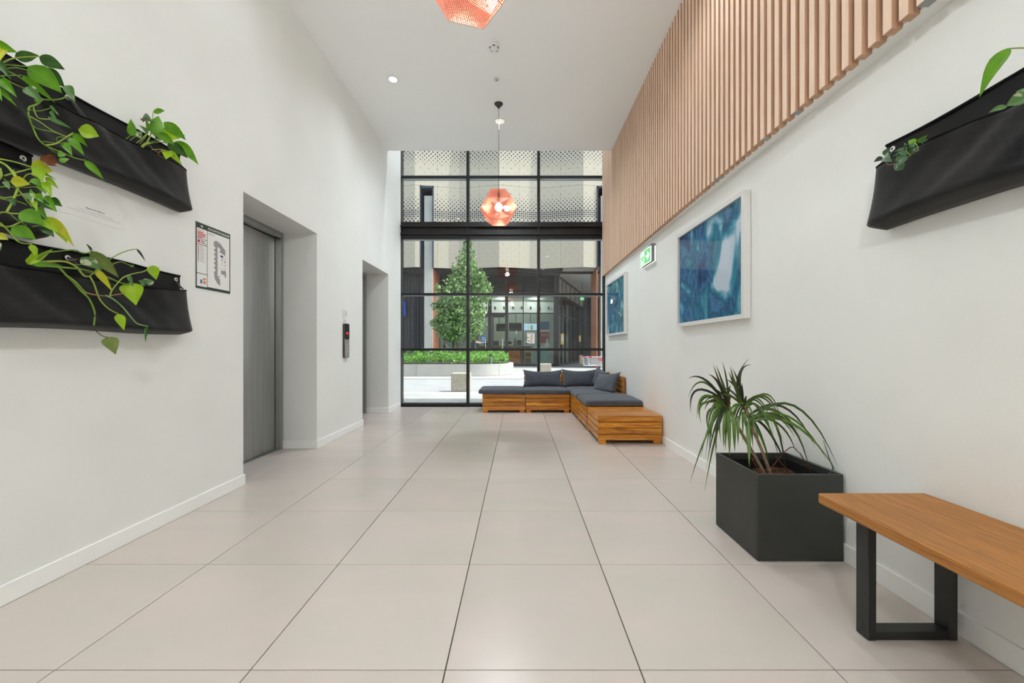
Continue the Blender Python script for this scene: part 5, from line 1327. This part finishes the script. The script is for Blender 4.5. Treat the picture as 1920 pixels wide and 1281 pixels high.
r_ = random.Random(3); c0 = P(937, 629, 22.3)
for k in range(26):
    d = Vector((r_.gauss(0, .11), r_.gauss(0, .05), r_.gauss(0, .07)))
    MB().prism([c0+d, c0+d+Vector((.05, .01, .02)), c0+d+Vector((.03, 0, .055))], (0, .01, .004)).build('foil_piece', M['gold'], t)
# furniture
t = thing('armchair', P(964, 684, 23.2), 'orange upholstered armchair just inside the cafe glass', 'armchair')
ax_ = P(964, 684, 23.2).x
MB().bbox((ax_-.30, 22.9, .12), (ax_+.30, 23.5, .42), .03).build('seat', M['orange_seat'], t)
MB().bbox((ax_-.34, 23.4, .12), (ax_+.34, 23.56, .85), .03).build('backrest', M['orange_seat'], t)
for s in (-1, 1): MB().bbox((ax_+s*.30-.05, 22.9, .12), (ax_+s*.30+.05, 23.5, .58), .02).build('armrest', M['orange_seat'], t)
for s in (-1, 1):
    for y in (22.95, 23.45): MB().tube([(ax_+s*.28, y, .0), (ax_+s*.26, y, .14)], .02, 6).build('leg', M['pale_wood'], t)
t = thing('cafe_chair', P(991, 684, 23.4), 'pale beech chair with open back inside the cafe', 'chair')
c = P(991, 684, 23.4); q = c.x
MB().bbox((q-.23, 23.2, .42), (q+.23, 23.6, .46), .01).build('seat', M['pale_wood'], t)
for sx_, yy in ((-1,23.22),(1,23.22)): MB().tube([(q+sx_*.26, yy, 0), (q+sx_*.2, yy, .44)], .02, 6).build('leg', M['pale_wood'], t)
for sx_ in (-1, 1): MB().tube([(q+sx_*.27, 23.6, 0), (q+sx_*.2, 23.58, .46), (q+sx_*.22, 23.64, .86)], .02, 6).build('leg', M['pale_wood'], t)
MB().bbox((q-.25, 23.6, .74), (q+.25, 23.66, .88), .01).build('back_rail', M['pale_wood'], t)
t = thing('service_counter', (1.35, 24, 0), 'pale mint service counter at the right end of the cafe', 'counter')
MB().bbox((.95, 23.6, 0), (1.7, 24.4, 1.0), .01).build('body', M['teal'], t); MB().bbox((.9, 23.55, 1.0), (1.75, 24.45, 1.05), .01).build('countertop', M['white_plastic'], t)
t = thing('service_counter', (-1.2, 25.6, 0), 'long brown order counter with machines below the black screens', 'counter')
MB().bbox((-2.6, 25.4, 0), (.8, 26.1, 1.1), .01).build('body', mat('dark_oak', (96,74,58), .6), t); MB().bbox((-2.65, 25.35, 1.1), (.85, 26.15, 1.15), .01).build('countertop', M['grey_plastic'], t)
for k, (dx, w_, h_, mm) in enumerate(((-2.2,.3,.25,'chrome'),(-1.6,.35,.3,'cafe_frame'),(-.9,.5,.4,'steel_light'),(-.1,.3,.35,'cafe_frame'),(.4,.35,.28,'white_plastic'))):
    q = thing('counter_machine', (dx, 25.7, 1.15), ['low chrome', 'boxy black', 'wide steel', 'tall dark', 'white'][k]+' machine standing on the cafe order counter', 'coffee machine')
    MB().bbox((dx, 25.5, 1.15), (dx+w_, 25.9, 1.15+h_), .015).build('body', M[mm], q); MB().bbox((dx+.03, 25.47, 1.15+h_*.3), (dx+w_-.03, 25.5, 1.15+h_*.6), .005).build('front_panel', M['black_plastic'], q)
# decals on the return wall
for (px_, x1_, y0_, y1_, mm, lb) in ((1051.5,1057.5,625.5,646,'yellow_print','narrow yellow framed poster on the receding cafe glass'),(1085.5,1089,629,641,'yellow_print','small yellow-green poster on the far cafe glass')):
    Yd = 22.35 if px_ < 1060 else 25.9
    t = thing('window_poster', P(px_, y1_, Yd), lb, 'poster')
    flat('frame', px_, x1_, y0_, y1_, Yd, M[mm], t, .012); flat('sheet', px_+.8, x1_-.8, y0_+3, y1_-5, Yd-.004, M['paper'], t, .006)
t = thing('far_exit_sign', P(1091, 561, 24), 'small green exit sign hanging under the soffit across the street', 'exit sign')
flat('casing', 1087.5, 1095.5, 557, 563.5, 24, M['exit_green'], t, .06)
flat('arrow', 1089, 1094, 559.5, 561, 23.99, M['exit_face'], t, .01)
MB().tube([(P(1091.5, 0, 24).x, 24.03, P(0, 557, 24).z), (P(1091.5, 0, 24).x, 24.03, 4.99)], .012, 5).build('hanger', M['cafe_frame'], t)
t = thing('cardboard_box', P(1089, 684, 24.3), 'tan cardboard carton standing at the far end of the cafe wall', 'box')
b = P(1086.5, 682, 24.6); MB().bbox((b.x, 24.6, .02), (b.x+.22, 24.9, .56), .006).build('carton', M['pale_wood'], t)
MB().box((b.x+.09, 24.595, .02), (b.x+.13, 24.6, .56)).build('tape', M['poster_cream'], t)

# shopping trolleys
def trolley(x, y, label):
    t = thing('shopping_trolley', (x, y, 0), label, 'shopping trolley', None)
    L_, Wd, zb, zt_ = .85, .5, .34, .66
    def corner(s, w_, z):
        k = (z-zb)/(zt_-zb); return Vector((x+s*(L_*(.92+.08*k))+.04*(1-k)*(1-s), y+w_*Wd*(.42+.08*k), z))
    for i in range(5):
        z = zb+(zt_-zb)*i/4
        q = [corner(0,-1,z), corner(1,-1,z), corner(1,1,z), corner(0,1,z), corner(0,-1,z)]
        MB().tube(q, .009 if i in (0, 4) else .005, 5).build('basket_wire', M['wire'], t)
    mb = MB()
    for i in range(13):
        for w_ in (-1, 1): mb.tube([corner(i/12, w_, zb), corner(i/12, w_, zt_)], .003, 4)
    for i in range(7):
        for s in (0, 1): mb.tube([corner(s, -1+i/3, zb), corner(s, -1+i/3, zt_)], .003, 4)
        mb.tube([corner(0, -1+i/3, zb), corner(1, -1+i/3, zb)], .003, 4)
    o = mb.build('basket_mesh', M['wire'], t)
    for w_ in (-1, 1):
        MB().tube(smooth_path([corner(1,w_,zt_-.03), corner(1,w_,zt_)+Vector((-.1,0,.02)), Vector((x+L_+.06, y+w_*Wd*.5, .84))], 3), .012, 6).build('handle_arm', M['wire'], t)
        MB().tube([Vector((x+.08, y+w_*.2, .12)), Vector((x+L_, y+w_*.24, .14)), corner(1,w_,zb)], .012, 6).build('chassis_rail', M['wire'], t)
        for s in (.08, L_-.04):
            MB().lathe((x+s, y+w_*.22-.012, .05), [(.05, 0), (.05, .024)], 14, 'y').build('wheel', M['grey_plastic'], t)
            MB().tube([(x+s, y+w_*.22, .05), (x+s, y+w_*.22, .13)], .012, 5).build('caster', M['wire'], t)
    MB().tube([(x+L_+.06, y-Wd*.5, .84), (x+L_+.06, y+Wd*.5, .84)], .018, 8).build('handle', M['trolley_red'], t)
    MB().tube([corner(0,-1,zt_), corner(0,1,zt_)], .022, 6).build('bumper', M['trolley_red'], t)
    MB().bbox(corner(.28,-1,zt_)+Vector((-.06,-.02,-.03)), corner(.28,-1,zt_)+Vector((.06,.0,.02)), .005).build('clip', M['trolley_red'], t)
    MB().bbox((x+L_*.72, y-.2, zt_-.14), (x+L_*.93, y+.2, zt_-.03), .01).build('child_seat', M['trolley_red'], t)
trolley(2.40, 14.9, 'wire shopping trolley with red handle parked outside, left of the pair')
trolley(2.70, 15.5, 'second wire shopping trolley, pushed up behind the first one outside')
